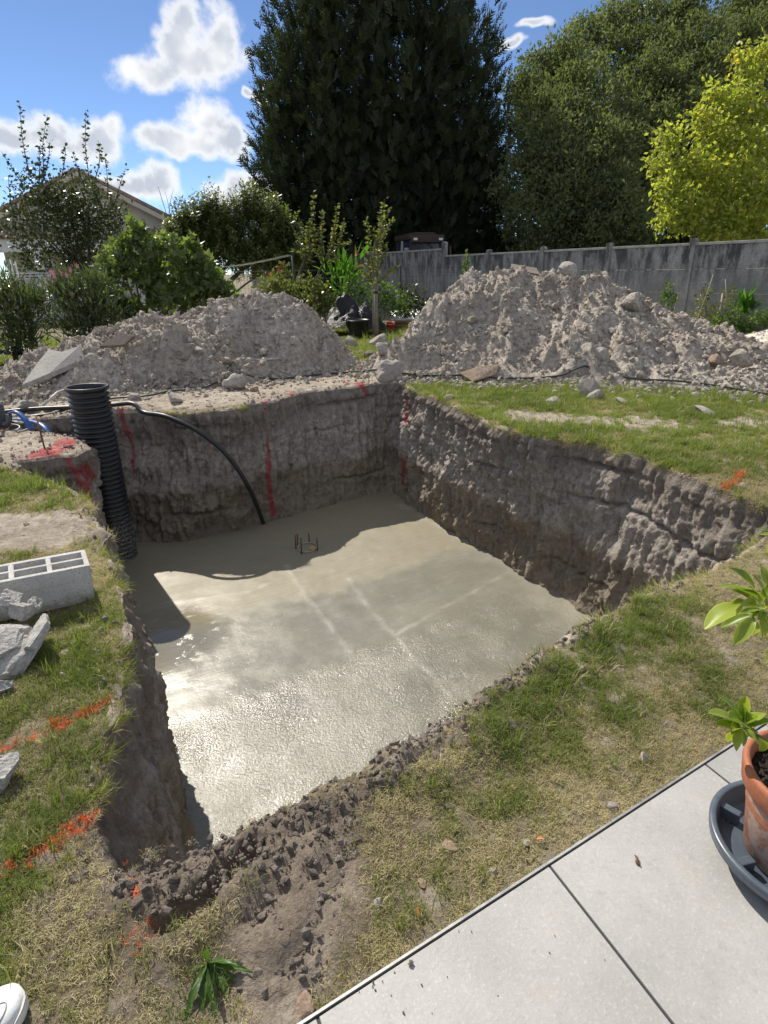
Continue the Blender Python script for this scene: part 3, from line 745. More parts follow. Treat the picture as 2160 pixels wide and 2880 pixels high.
# scattered clods: along the pit edge, on the trodden strip and at the heaps' feet
def scatter_clods():
    k = rng.integers(0, len(PIT_EDGE), 8000); P = PIT_EDGE[k]
    front = (P[:, 0] * -.55 + P[:, 1] * .83 < 1.5) & (P[:, 0] < 1.6)
    keep = front | (rng.random(len(k)) < .30); P = P[keep]
    nx = np.roll(PIT_EDGE, -3, 0) - np.roll(PIT_EDGE, 3, 0); nx /= np.linalg.norm(nx, axis=1, keepdims=True)
    nrm = np.stack([nx[:, 1], -nx[:, 0]], 1)[k][keep]
    P = P + nrm * np.abs(rng.normal(.02, .085, (len(P), 1)))
    S = .0022 + .018 * rng.random(len(P)) ** 6
    B = []
    for poly, n in ((BARE[1], 6500), (BARE[0], 3000)):
        a = np.array(poly); lo, hi = a.min(0), a.max(0); lo[0] = max(lo[0], -5.2)
        q = rng.uniform(lo, hi, (n * 3, 2)); q = q[in_poly(q[:, 0], q[:, 1], poly) & ~in_poly(q[:, 0], q[:, 1], RIM)][:n]; B.append(q)
    x = rng.uniform(-5, 6.2, 3500); yb = np.where(x < 0, np.interp(x, [-5, -3.76, -2.4, -.97, 0], [7.65, 7.95, 8.35, 9.35, 9.6]), np.interp(x, [0, 1.15, 2.78, 4.73, 6.6], [9.1, 8.40, 7.78, 7.1, 7.4]))
    foot = np.column_stack([x, yb - np.abs(rng.normal(0, .28, 3500)) + .15])
    foot = foot[~in_poly(foot[:, 0], foot[:, 1], RIM)]
    lawn = np.column_stack([rng.uniform(-3, 5.5, 500), rng.uniform(.8, 8, 500)]); lawn = lawn[~in_poly(lawn[:, 0], lawn[:, 1], RIM) & ~in_poly(lawn[:, 0], lawn[:, 1], terr_poly)]
    PP = np.concatenate([P, B[0], B[1], foot, lawn])
    S = np.concatenate([S, .003 + .015 * rng.random(len(B[0])) ** 7, .006 + .03 * rng.random(len(B[1])) ** 3.5, .012 + .055 * rng.random(len(foot)) ** 3.2, .006 + .02 * rng.random(len(lawn)) ** 2])
    Z = surf_z(PP[:, 0], PP[:, 1]) + lip_at(PP[:, 0], PP[:, 1]) + S * .15
    dk = np.arange(len(PP)) < len(P) + len(B[0])
    for sel, mt, nm in ((dk, 'darkclod', 'damp soil crumbs along the near lip of the pit'), (~dk, 'clod', 'dry pale soil crumbs strewn at the feet of the heaps')):
        o = add('rubble', clod_mesh('rubble', np.column_stack([PP, Z])[sel], S[sel]), M[mt]); tag(o, nm, 'rubble', kind='stuff')
scatter_clods()

# single stones that stand out
ROCKS = [rock_template(50 + s, 3, .22, .8) for s in range(7)]
ROCK_ME = [mesh_np('stone', v, f, False) for v, f in ROCKS]
def stone(px, py, wpx, label, mat='stone', group=None, sink=.35, k=None, name='stone', flat=1.0):
    if group: wpx *= .72; mat = 'spoil'
    p = spot(px, py + wpx * .3); dist = (p - Vector((0, 0, EYE))).length; r = wpx * dist / 1650 / 2
    me = ROCK_ME[k if k is not None else random.randrange(7)]; key = 'stone_' + mat + me.name
    m2 = bpy.data.meshes.get(key)
    if m2 is None: m2 = me.copy(); m2.name = key; m2.materials.append(M[mat])
    o = add(name, m2, None, None, (p.x, p.y, p.z + r * (1 - sink) * .6 * flat), (random.uniform(-.3, .3), random.uniform(-.3, .3), random.uniform(0, 6.28)), (r, r, r * flat))
    return tag(o, label, 'stone', group)
stone(1098, 1040, 92, 'large grey stone in the gap between the two heaps, nearest the hose', k=1)
stone(985, 960, 52, 'round grey stone on the grass beside the black sheeting', k=2)
stone(1065, 955, 62, 'pale flat stone at the foot of the tree stake', k=3)
stone(1085, 982, 62, 'cracked grey stone where the heap meets the tree stake', k=0)
stone(1040, 995, 40, 'dark brown clod between the two heaps', 'darkclod', k=4)
stone(1597, 757, 64, 'pale lump perched on the crest of the long heap', k=5, sink=.1)
stone(1692, 995, 58, 'smooth white stone halfway down the front of the long heap', k=6)
stone(1655, 1085, 88, 'large pale stone under the hose at the foot of the long heap', k=2)
stone(1672, 1110, 44, 'bluish white stone beside the hose hump', k=3)
stone(1985, 1148, 58, 'flat pale stone lying alone in the green lawn', k=4, flat=.5)
stone(1555, 1120, 54, 'flat pale stone at the lawn edge before the long heap', flat=.5)
stone(1750, 1120, 46, 'flat beige stone at the lawn edge under the hose', flat=.5)
stone(2075, 1010, 60, 'dark stone at the far toe of the long heap by the sand', 'clod', k=1)
stone(2010, 1010, 40, 'brown rounded stone on the toe of the long heap', 'brownstone')
stone(1770, 845, 70, 'big pale crumbling lump on the shoulder of the long heap', 'spoil', k=0, sink=.5)
stone(670, 1075, 70, 'grey stone lying behind the hose on the trodden strip', k=1)
stone(715, 1087, 44, 'flat brick coloured stone on the trodden strip', 'brownstone', flat=.6)
stone(495, 1118, 48, 'pointed stone touching the hose near the corrugated pipe', k=3)
stone(378, 1113, 42, 'stone beside the hose, closest to the corrugated pipe', k=5)
stone(80, 1135, 86, 'large flat stone behind the pump', k=2, flat=.7)
stone(140, 1150, 26, 'small dark stone by the grey conduit', 'clod')
stone(1262, 1118, 28, 'small stone at the pit lip below the hose', 'clod')
stone(1065, 2560, 30, 'chip of pale stone in the soil beside the pit lip', k=3)
stone(850, 2815, 68, 'flat beige stone in the bare soil by the terrace edge', 'brownstone', k=6, flat=.35)
stone(1265, 2380, 46, 'flat buff stone in the dry grass by the terrace', 'brownstone', k=0, flat=.4)
stone(1385, 2465, 30, 'rounded white pebble against the terrace edge', k=2)
stone(1480, 2380, 22, 'small pale pebble on the terrace edge', k=4)
stone(1188, 2480, 30, 'thin buff stone chip in the grass', 'brownstone', flat=.3)
stone(1718, 2270, 28, 'white pebble in the straw near the terrace', k=5)
ORD = 'first second third fourth fifth sixth seventh eighth ninth tenth eleventh twelfth thirteenth fourteenth'.split()
for i_, q in enumerate(sorted(((560, 985, 40), (640, 1010, 46), (700, 1015, 40), (740, 990, 34), (800, 1015, 36), (830, 960, 30), (600, 950, 34), (860, 1000, 26), (520, 1010, 34), (430, 1060, 40), (470, 990, 30)))):
    stone(*q, 'grey stone half buried in the lower heap, %s along from the paving slab' % ORD[i_], group='stones on the lower heap')
for i_, q in enumerate(sorted(((1250, 960, 34), (1330, 900, 40), (1420, 930, 36), (1500, 1000, 40), (1560, 950, 44), (1600, 1010, 34), (1860, 960, 36), (1720, 930, 36), (1450, 830, 40), (1800, 1050, 30), (1900, 1030, 30), (1960, 1060, 28), (1380, 1010, 26), (1560, 860, 36)))):
    stone(*q, 'grey stone half buried in the long heap, %s along from the tree stake' % ORD[i_], group='stones on the long heap')
for i_, q in enumerate(sorted(((1290, 1085, 34), (1350, 1090, 28), (1420, 1085, 40), (1480, 1090, 30), (1720, 1090, 26), (1820, 1095, 34), (1890, 1105, 28), (1960, 1110, 30), (1130, 1075, 24), (2060, 1120, 26)))):
    stone(*q, 'small stone at the long heap foot, %s along the hose from the gap' % ORD[i_], group='stones at the heap foot')
def slab_piece(name, label, cat, P4, th, mat, cuts=()):
    """irregular flat plate through given corner points"""
    P = [Vector(p) for p in P4]; n = (P[1] - P[0]).cross(P[2] - P[0]).normalized(); n = n if n.z > 0 else -n
    mb = MB(); k = len(P)
    mb.poly([p + n * th for p in P] + [p for p in P], [tuple(range(k)), tuple(range(2 * k - 1, k - 1, -1))] + [(i, i + k, (i + 1) % k + k, (i + 1) % k) for i in range(k)])
    bmesh.ops.bevel(mb.bm, geom=mb.bm.edges[:], offset=th * .12, segments=1, affect='EDGES')
    return tag(mb.build(name, mat), label, cat)
M['oldslab'] = plain('old paving', (.30, .285, .26), .9, var=.35, scale=5, bmp=.006)
M['board'] = plain('weathered board', (.17, .14, .115), .85, var=.3, scale=4, bmp=.003)
def lift(px, py, dz=.0): p = spot(px, py); return (p.x, p.y, p.z + dz)
a = [lift(70, 1108, .05), lift(150, 1085, .10), lift(250, 1048, .13), lift(238, 1020, .16), lift(185, 1030, .13), lift(150, 1018, .12), lift(120, 1050, .10)]
slab_piece('paving_slab', 'cracked pale paving slab lying on the lower soil heap', 'slab', a, .06, M['oldslab'])
a = [lift(285, 1003, .10), lift(355, 1000, .10), lift(385, 972, .10), lift(350, 962, .10)]
slab_piece('timber_offcut', 'curved brown timber offcut half buried in the lower heap', 'timber', a, .05, M['board'])
a = [lift(1290, 1062, .05), lift(1352, 1048, .08), lift(1405, 1040, .06), lift(1395, 1062, .02), lift(1330, 1080, .02)]
slab_piece('flagstone', 'brown flagstone lying at the heap foot beside the hose', 'slab', a, .06, M['brownstone'])
c0 = at_y(1445, 744, 10.75)
bd = MB(); bd.box((0, 0, 0), (.46, .2, .022), bevel=.003); bd.box((0.0, .203, -.002), (.45, .41, .021), bevel=.003)
bo = thing('board', 'brown plank board lying flat on the crest of the long heap', 'board', (c0.x - .02, c0.y - .05, c0.z - .10), (R(14), R(10), R(-4)))
MB().box((0, 0, 0), (.46, .2, .022), bevel=.003).build('plank', M['board'], bo); MB().box((0, .203, -.002), (.45, .41, .021), bevel=.003).build('plank', M['board'], bo)
bd.bm.free()

# ------------------------------------------------------------------ concrete panel wall behind the heaps
def wall_mat():
    m, g, b = new_mat('weathered concrete panel'); p = wpos(g); z = g.sep(p)[2]
    mp = g.n('ShaderNodeMapping', Vector=p, Scale=(1, 1, .28))
    st = g.noise(mp, 5.0, 7, .7); n1 = g.noise(p, 1.6, 6, .6); n2 = g.noise(p, 26, 6, .7)
    c = g.mix(g.mr(n1, .3, .7), (.26, .257, .25), (.39, .385, .373))
    c = g.mix(g.m('MULTIPLY', g.mr(n2, .42, .62), .45), c, (.17, .17, .165))
    hi = g.mr(g.m('ADD', z, g.m('MULTIPLY', g.m('SUBTRACT', n1, .5), 1.6)), .9, 1.8)
    dark = g.m('MULTIPLY', g.mr(st, .41, .60), g.m('ADD', g.m('MULTIPLY', hi, .6), .26))
    c = g.mix(dark, c, (.04, .04, .042))
    c = g.mix(g.m('MULTIPLY', g.mr(g.noise(p, 2.4, 5, .7), .62, .72), .5), c, (.12, .095, .05))
    link(g, c, b, 'Base Color'); b.inputs['Roughness'].default_value = .95; b.inputs['Specular IOR Level'].default_value = .2
    bump(g, b, n2, .012); return m
M['wall'] = wall_mat()
M['coping'] = plain('wall coping', (.34, .33, .31), .9, var=.3, scale=8, bmp=.004)
def build_wall():
    P4 = Vector((6.53, 13.28)); d = Vector((-.543, .84)); s = 2.05; a = math.atan2(d.y, d.x)
    w = thing('garden_wall', 'grey concrete panel wall with round topped posts behind the heaps', 'wall', (P4.x, P4.y, 0), (0, 0, a))
    PH = .465
    def post(h, name='post'):
        mb = MB(); mb.box((-.065, -.07, -.2), (.065, .07, h - .06))
        prof = [(.065 * math.cos(t), .06 * math.sin(t)) for t in np.linspace(0, math.pi, 9)]
        vs = [(x, y, h - .06 + z) for y in (-.07, .07) for x, z in prof]; k = len(prof)
        mb.poly(vs, [tuple(range(k)), tuple(range(2 * k - 1, k - 1, -1))] + [(i, i + 1, i + 1 + k, i + k) for i in range(k - 1)])
        return mb.mesh('post')
    pm = {}
    panel = MB().box((.06, -.025, .003), (s - .06, .025, PH - .003), bevel=.004).mesh('panel'); panel.materials.append(M['wall'])
    cop = MB().box((.06, -.045, 0), (s - .06, .045, .05), bevel=.006).mesh('coping'); cop.materials.append(M['coping'])
    for i in range(-2, 12):
        step = .20 if i >= 4 else 0.0
        hp = 4 * PH + .13 + (.20 if i >= 5 else (.30 if i == 4 else 0))
        if hp not in pm:
            pm[hp] = post(hp); pm[hp].materials.append(M['wall'])
        add('post', pm[hp], None, w, (i * s, 0, 0))
        for j in range(4):
            add('panel', panel, None, w, (i * s, .004 * ((i * 3 + j) % 3 - 1), j * PH + step))
        if step: add('base_panel', panel, None, w, (i * s, 0, step - PH))
        add('coping', cop, None, w, (i * s, 0, 4 * PH + step - .012))
build_wall()

# ------------------------------------------------------------------ foliage templates (unit length along +Y)
def tri_leaf(w, fold=.06, tip=1.0, belly=.45):
    V = [(0, 0, 0), (w, belly, fold), (0, tip, -.05), (-w, belly, fold)]
    return V, [(0, 1, 2), (0, 2, 3)]
def long_leaf(w, droop=.18):
    V = [(0, 0, 0), (w, .35, .03), (w * .8, .7, .0 - droop * .4), (0, 1, -droop), (-w * .8, .7, -droop * .4), (-w, .35, .03)]
    return V, [(0, 1, 5), (1, 2, 4), (1, 4, 5), (2, 3, 4)]
def lobed_leaf():
    pts = [(0, 0), (.12, .12), (.42, .05), (.30, .34), (.52, .58), (.24, .56), (0, 1.0), (-.24, .56), (-.52, .58), (-.30, .34), (-.42, .05), (-.12, .12)]
    V = [(0, .38, .04)] + [(x, y, -.10 * abs(x)) for x, y in pts]
    return V, [(0, i, i % 12 + 1) for i in range(1, 13)]
def spray(seed, pairs=6, w=.34, thin=.045, droop=.1):
    r = np.random.default_rng(seed); V = []; F = []
    def tri(a, b, wd):
        a, b = np.array(a), np.array(b); d = b - a; nrm = np.array([-d[1], d[0], 0]); nrm = nrm / (np.linalg.norm(nrm) + 1e-9) * wd
        k = len(V); V.extend([a - nrm, a + nrm, b]); F.append((k, k + 1, k + 2))
    tri((0, 0, 0), (0, 1, 0), thin * 1.3)
    for i in range(pairs):
        t = .12 + .8 * i / pairs; L = w * (1.15 - t) * r.uniform(.75, 1.25)
        for s in (-1, 1):
            z = r.uniform(-.08, .1)
            tri((0, t, 0), (s * L, t + L * r.uniform(.7, 1.2), z), thin * r.uniform(.8, 1.3))
            if i < pairs - 2: tri((s * L * .5, t + L * .45, z * .5), (s * L * .9, t + L * 1.25, z), thin * .8)
    V = np.array(V); V[:, 2] -= droop * V[:, 1] ** 2
    return V, F
def shoot(seed, n=9, leaf=.26, w=.11):
    """a twig with leaves up its length"""
    r = np.random.default_rng(seed); V = []; F = []
    for i in range(n):
        t = .1 + .85 * i / n; a = i * 2.4 + r.uniform(-.4, .4); L = leaf * r.uniform(.7, 1.15)
        d = np.array([math.cos(a), .55, math.sin(a)]); d /= np.linalg.norm(d); s = np.cross(d, (0, 1, 0)); s /= np.linalg.norm(s)
        b = np.array([0, t, 0]); k = len(V)
        V.extend([b, b + d * L * .5 + s * w * L / .26, b + d * L, b + d * L * .5 - s * w * L / .26]); F.extend([(k, k + 1, k + 2), (k, k + 2, k + 3)])
    k = len(V); V.extend([(-.012, 0, 0), (.012, 0, 0), (0, 1, 0)]); F.append((k, k + 1, k + 2))
    return np.array(V), F
LEAF = {
 'ovate': [tri_leaf(.32), tri_leaf(.28, .12), tri_leaf(.36, -.04)],
 'narrow': [long_leaf(.085), long_leaf(.10, .05), long_leaf(.07, .3)],
 'lobed': [lobed_leaf()],
 'cypress': [spray(1, 4, .32, .05), spray(2, 4, .36, .045), spray(3, 5, .28, .045), spray(4, 4, .4, .055)],
 'mimosa': [tri_leaf(.20, .1), tri_leaf(.26, .02), tri_leaf(.16, .15)],
 'shoot': [shoot(21), shoot(22, 8, .3, .12), shoot(23, 11, .22, .09)],
 'willow': [shoot(31, 10, .30, .055), shoot(32, 12, .26, .05), shoot(33, 9, .33, .06)],
}
M['cypress'] = leaf_mat('cypress foliage', (.018, .028, .016), (.055, .073, .034), .25, .6, .25)
M['mimosa'] = leaf_mat('feathery grey green foliage', (.08, .112, .06), (.22, .245, .12), .46, .6, .25, tint=.45)
M['maple'] = leaf_mat('yellow green foliage', (.25, .31, .06), (.48, .49, .14), .64, .45, .35, ((.52, .43, .09), .86))
M['pear'] = leaf_mat('dark glossy foliage', (.03, .045, .018), (.08, .10, .036), .38, .26, .6)
M['fig'] = leaf_mat('light green lobed foliage', (.075, .115, .04), (.20, .26, .10), .5, .36, .6)
M['oleander'] = leaf_mat('oleander foliage', (.045, .068, .03), (.10, .135, .055), .38, .28, .7)
M['hedge'] = leaf_mat('willowy foliage', (.075, .10, .035), (.19, .22, .085), .48, .4, .45)
M['apple'] = leaf_mat('fruit tree foliage', (.085, .11, .035), (.22, .235, .09), .5, .34, .5)
M['weed'] = leaf_mat('weed foliage', (.07, .13, .035), (.17, .25, .08), .45, .5, .3)
M['canna'] = leaf_mat('bright broad leaves', (.06, .16, .02), (.12, .27, .04), .55, .4, .4)
M['pinkflower'] = plain('pink petals', (.75, .30, .36), .6, var=.2)
M['redflower'] = plain('red petals', (.65, .08, .08), .6, var=.2)
M['bark'] = plain('bark', (.10, .08, .06), .95, var=.4, scale=9, bmp=.01)
M['greybark'] = plain('grey bark', (.19, .165, .135), .9, var=.35, scale=9, bmp=.006)

def blob_points(B, n, shell=.45, lump=.30, seed=0):
    B = np.array(B, float); area = B[:, 3] * B[:, 4] + B[:, 4] * B[:, 5] + B[:, 3] * B[:, 5]
    k = rng.choice(len(B), n, p=area / area.sum()); d = rand_dirs(n)
    rad = 1 - shell * rng.random(n) ** 1.6
    rad = rad * (1 + lump * 2 * perlin(d * 2.2 + k[:, None] * 5.3, seed) + lump * 1.2 * perlin(d * 5.1 + k[:, None] * 3.7, seed + 1))
    P = B[k, :3] + d * B[k, 3:6] * rad[:, None]
    nr = d / B[k, 3:6]; nr /= np.linalg.norm(nr, axis=1, keepdims=True)
    return P, nr
def px_blobs(L, Y, depth=.9):
    out = []
    for q in L:
        x, y, r = q[:3]; dy = q[3] if len(q) > 3 else 0.0; sy = q[4] if len(q) > 4 else 1.0
        c = at_y(x, y, Y + dy); rr = r * Y / 1720.; out.append((c.x, c.y, c.z, rr, rr * depth, rr * sy))
    return out
def plant(name, label, cat, base, blobs, leaf, size, n, mat, trunk_r=.08, trunk_h=None, limbs=10, up=.5, out=.7, jit=.6, shell=.45, bark='bark', group=None, cluster=0, cl_r=.3, zmin=.02, crown='crown', clump_var=True, seed=0, stems=None, top_bias=None):
    t = thing(name, label, cat, (base[0], base[1], 0), group=group)
    off = np.array([base[0], base[1], 0.])
    if cluster:
        nc = n // cluster; C, cn = blob_points(blobs, nc, shell, seed=seed)
        P = np.repeat(C, cluster, 0) + rng.normal(0, cl_r, (nc * cluster, 3)) * (1, 1, .8); nr = np.repeat(cn, cluster, 0)
        var = np.clip(np.repeat(rng.random(nc), cluster) * .5 + rng.random(nc * cluster) * .5, 0, 1)
    else:
        P, nr = blob_points(blobs, n, shell, seed=seed); var = rng.random(len(P))
    keep = P[:, 2] > zmin; P, nr, var = P[keep], nr[keep], var[keep]; m = len(P)
    D = nr * out + np.array([0, 0, up]) + rng.normal(0, jit, (m, 3))
    S = size * rng.uniform(.65, 1.3, m)
    V, F, va = merge_np(LEAF[leaf], rng.integers(0, len(LEAF[leaf]), m), rot_from(D, rng.uniform(0, 6.28, m)), P - off, S, var)
    o = add(crown, mesh_np(crown, V, F, False, {'var': va}), M[mat], t); o['kind'] = 'stuff'
    mb = MB(); zt = trunk_h if trunk_h is not None else np.mean([b[2] for b in blobs])
    BB = np.array(blobs); cx, cy = BB[:, 0].mean() - base[0], BB[:, 1].mean() - base[1]
    if stems:                                        # several stems from the ground
        for k in range(stems):
            b = BB[rng.integers(len(BB))]; tgt = Vector((b[0] - base[0], b[1] - base[1], b[2] + b[5] * .4)); a = rng.uniform(0, 6.28)
            s0 = Vector((.25 * math.cos(a) * max(.3, BB[:, 3].max()), .15 * math.sin(a), -.02))
            mid = s0.lerp(tgt, .5) + Vector((0, 0, .12 * tgt.z))
            mb.tube(catmull([s0, mid, tgt], 4), [trunk_r * (1 - .8 * i / 8) for i in range(9)], 6)
    else:
        tr = [(0, 0, -.1), (cx * .1, cy * .1, zt * .35), (cx * .5, cy * .5, zt * .7), (cx * .8, cy * .8, zt)]
        mb.tube(catmull(tr, 4), [trunk_r * (1.25 - .75 * i / 12) for i in range(13)], 9)
        for k in range(limbs):
            b = BB[k % len(BB)]; tgt = Vector((b[0] - base[0] + rng.normal(0, b[3] * .25), b[1] - base[1], b[2] + rng.normal(0, b[5] * .25)))
            s = Vector(tr[2]).lerp(Vector(tr[1]), rng.random() * .9)
            mid = s.lerp(tgt, .5) + Vector((0, 0, .15 * abs(tgt.z - s.z)))
            mb.tube(catmull([s, mid, tgt], 4), [trunk_r * (.5 - .42 * i / 8) for i in range(9)], 6)
    mb.build('trunk' if not stems else 'stem', M[bark], t, smooth=True)
    return t

# ------------------------------------------------------------------ trees beyond the wall
cyp = []
for x, y, z, rx, ry, rz in ((-3.35, 27.3, 4.4, 1.55, 2.2, 4.6), (-2.7, 27.8, 6.8, 1.8, 2.4, 4.6), (-1.2, 27, 6.6, 2.1, 2.6, 6.8), (0.2, 27.6, 8.0, 2.3, 2.6, 6.6),
                            (1.4, 27, 6.0, 2.2, 2.6, 6.4), (2.7, 27.4, 6.2, 1.9, 2.4, 5.4), (3.7, 27.6, 4.6, 1.5, 2.2, 4.4), (-.6, 26.4, 3.4, 2.5, 2.0, 3.6), (2.2, 26.4, 3.2, 2.3, 2.0, 3.4), (-3.0, 26.6, 2.8, 1.8, 1.8, 3.0), (4.1, 27, 2.6, 1.4, 1.8, 3.0)):
    cyp.append((x, y, z, rx, ry, rz))
plant('cypress_tree', 'huge dark cypress tree towering behind the tractor cab', 'tree', (0, 27.2), cyp, 'cypress', .50, 27000, 'cypress', .38, 9, 16, up=.75, out=.6, jit=.35, shell=.42, seed=3)
# crowns step down towards the garden, so their tops catch the sun
A_ = px_blobs([(1530,215,60,3),(1480,270,55,2),(1600,175,60,3),(1620,270,75,1.5),(1520,340,75,.5),(1640,370,80,0),(1540,440,85,-1),(1690,450,85,-1.2),(1480,520,70,-1.5),(1600,540,90,-2),(1700,570,80,-2.2),(1530,620,80,-2.5),(1650,640,85,-2.6),(1750,640,70,-2.6)], 26)
B_ = px_blobs([(1640,105,42,4),(1700,85,55,4),(1790,60,60,4),(1880,75,60,4),(1940,45,60,4),(1750,170,75,2.5),(1850,180,80,2),(1960,150,80,2.5),(1800,280,85,.5),(1900,280,90,.3),(1990,240,80,1),(1760,370,70,-.8),(1860,390,85,-1),(1960,380,85,-1),(1840,480,80,-1.8),(1790,570,70,-2)], 28)
C_ = px_blobs([(2070,60,60,4),(2140,40,70,4),(2120,140,80,2.5),(2050,160,70,2),(2170,240,90,1),(2060,280,80,0),(2000,420,80,-1),(1900,560,80,-2),(1980,620,80,-2),(2090,520,90,-2)], 30)
for nm, bl, lb, yy in (('a', A_, 'feathery grey green tree beside the dark cypress, behind the wall', 26), ('b', B_, 'tall feathery tree rising behind the wall, above the yellow green tree', 28), ('c', C_, 'feathery tree at the back, half hidden by the yellow green tree', 30)):
    cxm = float(np.mean([b[0] for b in bl]))
    plant('feathery_tree', lb, 'tree', (cxm, yy), bl, 'mimosa', .175, 60000, 'mimosa', .22, 4.2, 16, up=.35, out=.4, jit=.7, shell=.55, cluster=26, cl_r=.20, group='feathery trees behind the wall', seed=ord(nm))
Y_ = px_blobs([(2085,150,22,1.2),(2100,215,37,1.0),(2022,265,29,.8),(2075,300,55,.6),(1975,345,35,.5),(2010,400,52,.2),(1880,395,34,.1),(2110,420,67,0),(1850,455,29,0),(1930,480,57,-.3),(2030,520,71,-.5),(1880,540,44,-.6),(2130,560,71,-.7),(1940,600,52,-.9),(2050,625,55,-1),(1880,615,30,-1),(2140,655,50,-1),(2190,330,76,.4),(2145,150,34,1),(2000,665,34,-1.1)], 16, .55)
plant('maple_tree', 'bright yellow green broadleaf tree leaning over the concrete wall', 'tree', (9.6, 16.2), Y_, 'ovate', .115, 12000, 'maple', .10, 2.2, 20, up=-.35, out=.45, jit=.6, shell=.8, cluster=8, cl_r=.12, bark='greybark', seed=8)

plant('undergrowth', 'dark undergrowth filling the gap above the wall below the trees', 'bush', (7.5, 26), px_blobs([(x, 700 - (k % 3) * 12, 46, (k % 4) * .5) for k, x in enumerate(range(1420, 2240, 48))], 26), 'ovate', .22, 9000, 'pear', .04, up=.3, out=.5, jit=.7, shell=.9, stems=20, crown='foliage', seed=12)
# ------------------------------------------------------------------ shrubs and fruit trees
def shoots(t, L, Y, leaf, size, gap, mat, base, r=.012, name='shoot'):
    """upright leafy shoots given by foot and tip"""
    for a, b in L:
        p, q = at_y(*a, Y), at_y(*b, Y); p.y += random.uniform(-.3, .3); q.y += random.uniform(-.3, .3)
        o = Vector((base[0], base[1], 0)); bend = (q - p).length * .06
        mid = p.lerp(q, .5) + Vector((random.uniform(-bend, bend), random.uniform(-bend, bend), 0))
        pts = catmull([p - o, mid - o, q - o], 6)
        MB().tube(pts, [r * (1 - .75 * i / (len(pts) - 1)) for i in range(len(pts))], 5).build(name + '_stem', M['bark'], t, smooth=True)
        n = max(5, int((q - p).length / gap)); f = np.linspace(.04, 1, n); k = (f * (len(pts) - 1)).astype(int)
        P = np.array([pts[i] for i in k]) + rng.normal(0, .015, (n, 3)); D = rand_dirs(n, -.3, .7)
        V, F, va = merge_np(LEAF[leaf], rng.integers(0, len(LEAF[leaf]), n), rot_from(D, rng.uniform(0, 6.28, n)), P, size * rng.uniform(.7, 1.25, n))
        o2 = add(name + '_leaves', mesh_np('shoot_leaves', V, F, False, {'var': va}), M[mat], t); o2['kind'] = 'stuff'
bp = (-6.3, 14.0)
t = plant('pear_tree', 'dark bushy pear tree with tall upright shoots in front of the house', 'tree', bp, px_blobs([(110,540,62),(235,565,66),(50,620,55),(170,650,85),(290,640,62),(90,720,65),(240,720,70),(175,580,66),(330,600,36)], 14), 'ovate', .085, 5600, 'pear', .07, 1.6, 14, up=.1, out=.5, jit=.8, shell=.7, seed=4)
shoots(t, [((105,500),(60,292)),((140,500),(118,318)),((60,520),(22,430)),((170,500),(165,395)),((240,510),(236,306)),((262,510),(275,395)),((300,560),(300,440)),((330,590),(352,470)),((30,600),(4,490)),((130,520),(150,400)),((90,520),(95,400)),((220,520),(205,430))], 14, 'ovate', .085, .022, 'pear', bp)
plant('fig_bush', 'light green lobed leaf bush behind the lower heap', 'bush', (-4.6, 12.2), px_blobs([(420,770,46),(520,765,46),(335,740,44),(600,800,38),(460,830,48),(385,650,22,0,1.4),(300,840,55),(560,850,50),(420,700,24,0,1.5),(480,690,24,0,1.3),(540,705,24,0,1.4),(370,890,50),(640,835,28),(580,745,22,0,1.4),(360,690,26)], 12), 'lobed', .155, 2300, 'fig', .025, up=.25, out=.5, jit=.6, shell=.75, stems=14, seed=5, crown='foliage')
for px, lab, nb, sd in ((50, 'narrow leaved oleander bush without flowers, at the picture edge', [(40,880,85),(100,850,50),(10,830,60),(60,940,70)], 6), (235, 'oleander bush with pink flowers below the pear tree', [(235,850,85),(180,810,45),(285,890,70),(210,920,70),(270,800,40)], 7)):
    c = at_y(px, 960, 11)
    t = plant('oleander', lab, 'bush', (c.x, 11.0), px_blobs(nb, 11), 'narrow', .15, 2600, 'oleander', .012, up=.75, out=.45, jit=.4, shell=.8, stems=20, seed=sd, crown='foliage', group='oleanders behind the lower heap')
    if px > 200:
        for fx, fy in ((145,765),(155,775),(165,762),(185,775),(137,782),(150,790),(215,748),(196,758),(140,852),(205,830),(172,772)):
            p = at_y(fx, fy, 10.75); mb = MB()
            for k in range(5):
                a = k * 1.257 + fx; q = [(0, 0, 0), (.032 * math.cos(a - .5), .032 * math.sin(a - .5), .012), (.05 * math.cos(a), .05 * math.sin(a), .02), (.032 * math.cos(a + .5), .032 * math.sin(a + .5), .012)]
                mb.poly(q, [(0, 1, 2, 3)])
            mb.build('flower', M['pinkflower'], t, loc=(p.x - c.x, p.y - 11.0, p.z), rot=(R(60 + fx % 40), R(fx % 30 - 15), fx))
plant('willow_shrub', 'tall grey green shrub row left of the dark cypress', 'shrub', (-6.0, 20), px_blobs([(545,640,44),(600,620,34,0,1.3),(660,640,40,0,1.3),(715,610,40,0,1.3),(770,640,40,0,1.3),(810,680,40),(500,680,34),(580,720,60),(680,730,56),(760,730,54),(830,740,36),(630,680,44)], 20), 'willow', .42, 4200, 'hedge', .05, up=1.0, out=.35, jit=.3, shell=.8, stems=16, seed=9, crown='foliage')['label'] = 'tall grey green willowy shrub between the house and the dark cypress'
plant('shrub', 'dark twiggy shrub beside the house corner', 'shrub', (-7.4, 21), px_blobs([(500,680,40),(530,700,42),(480,720,36)], 21), 'shoot', .36, 700, 'pear', .03, up=.8, out=.4, jit=.35, shell=.8, stems=8, seed=10, crown='foliage')
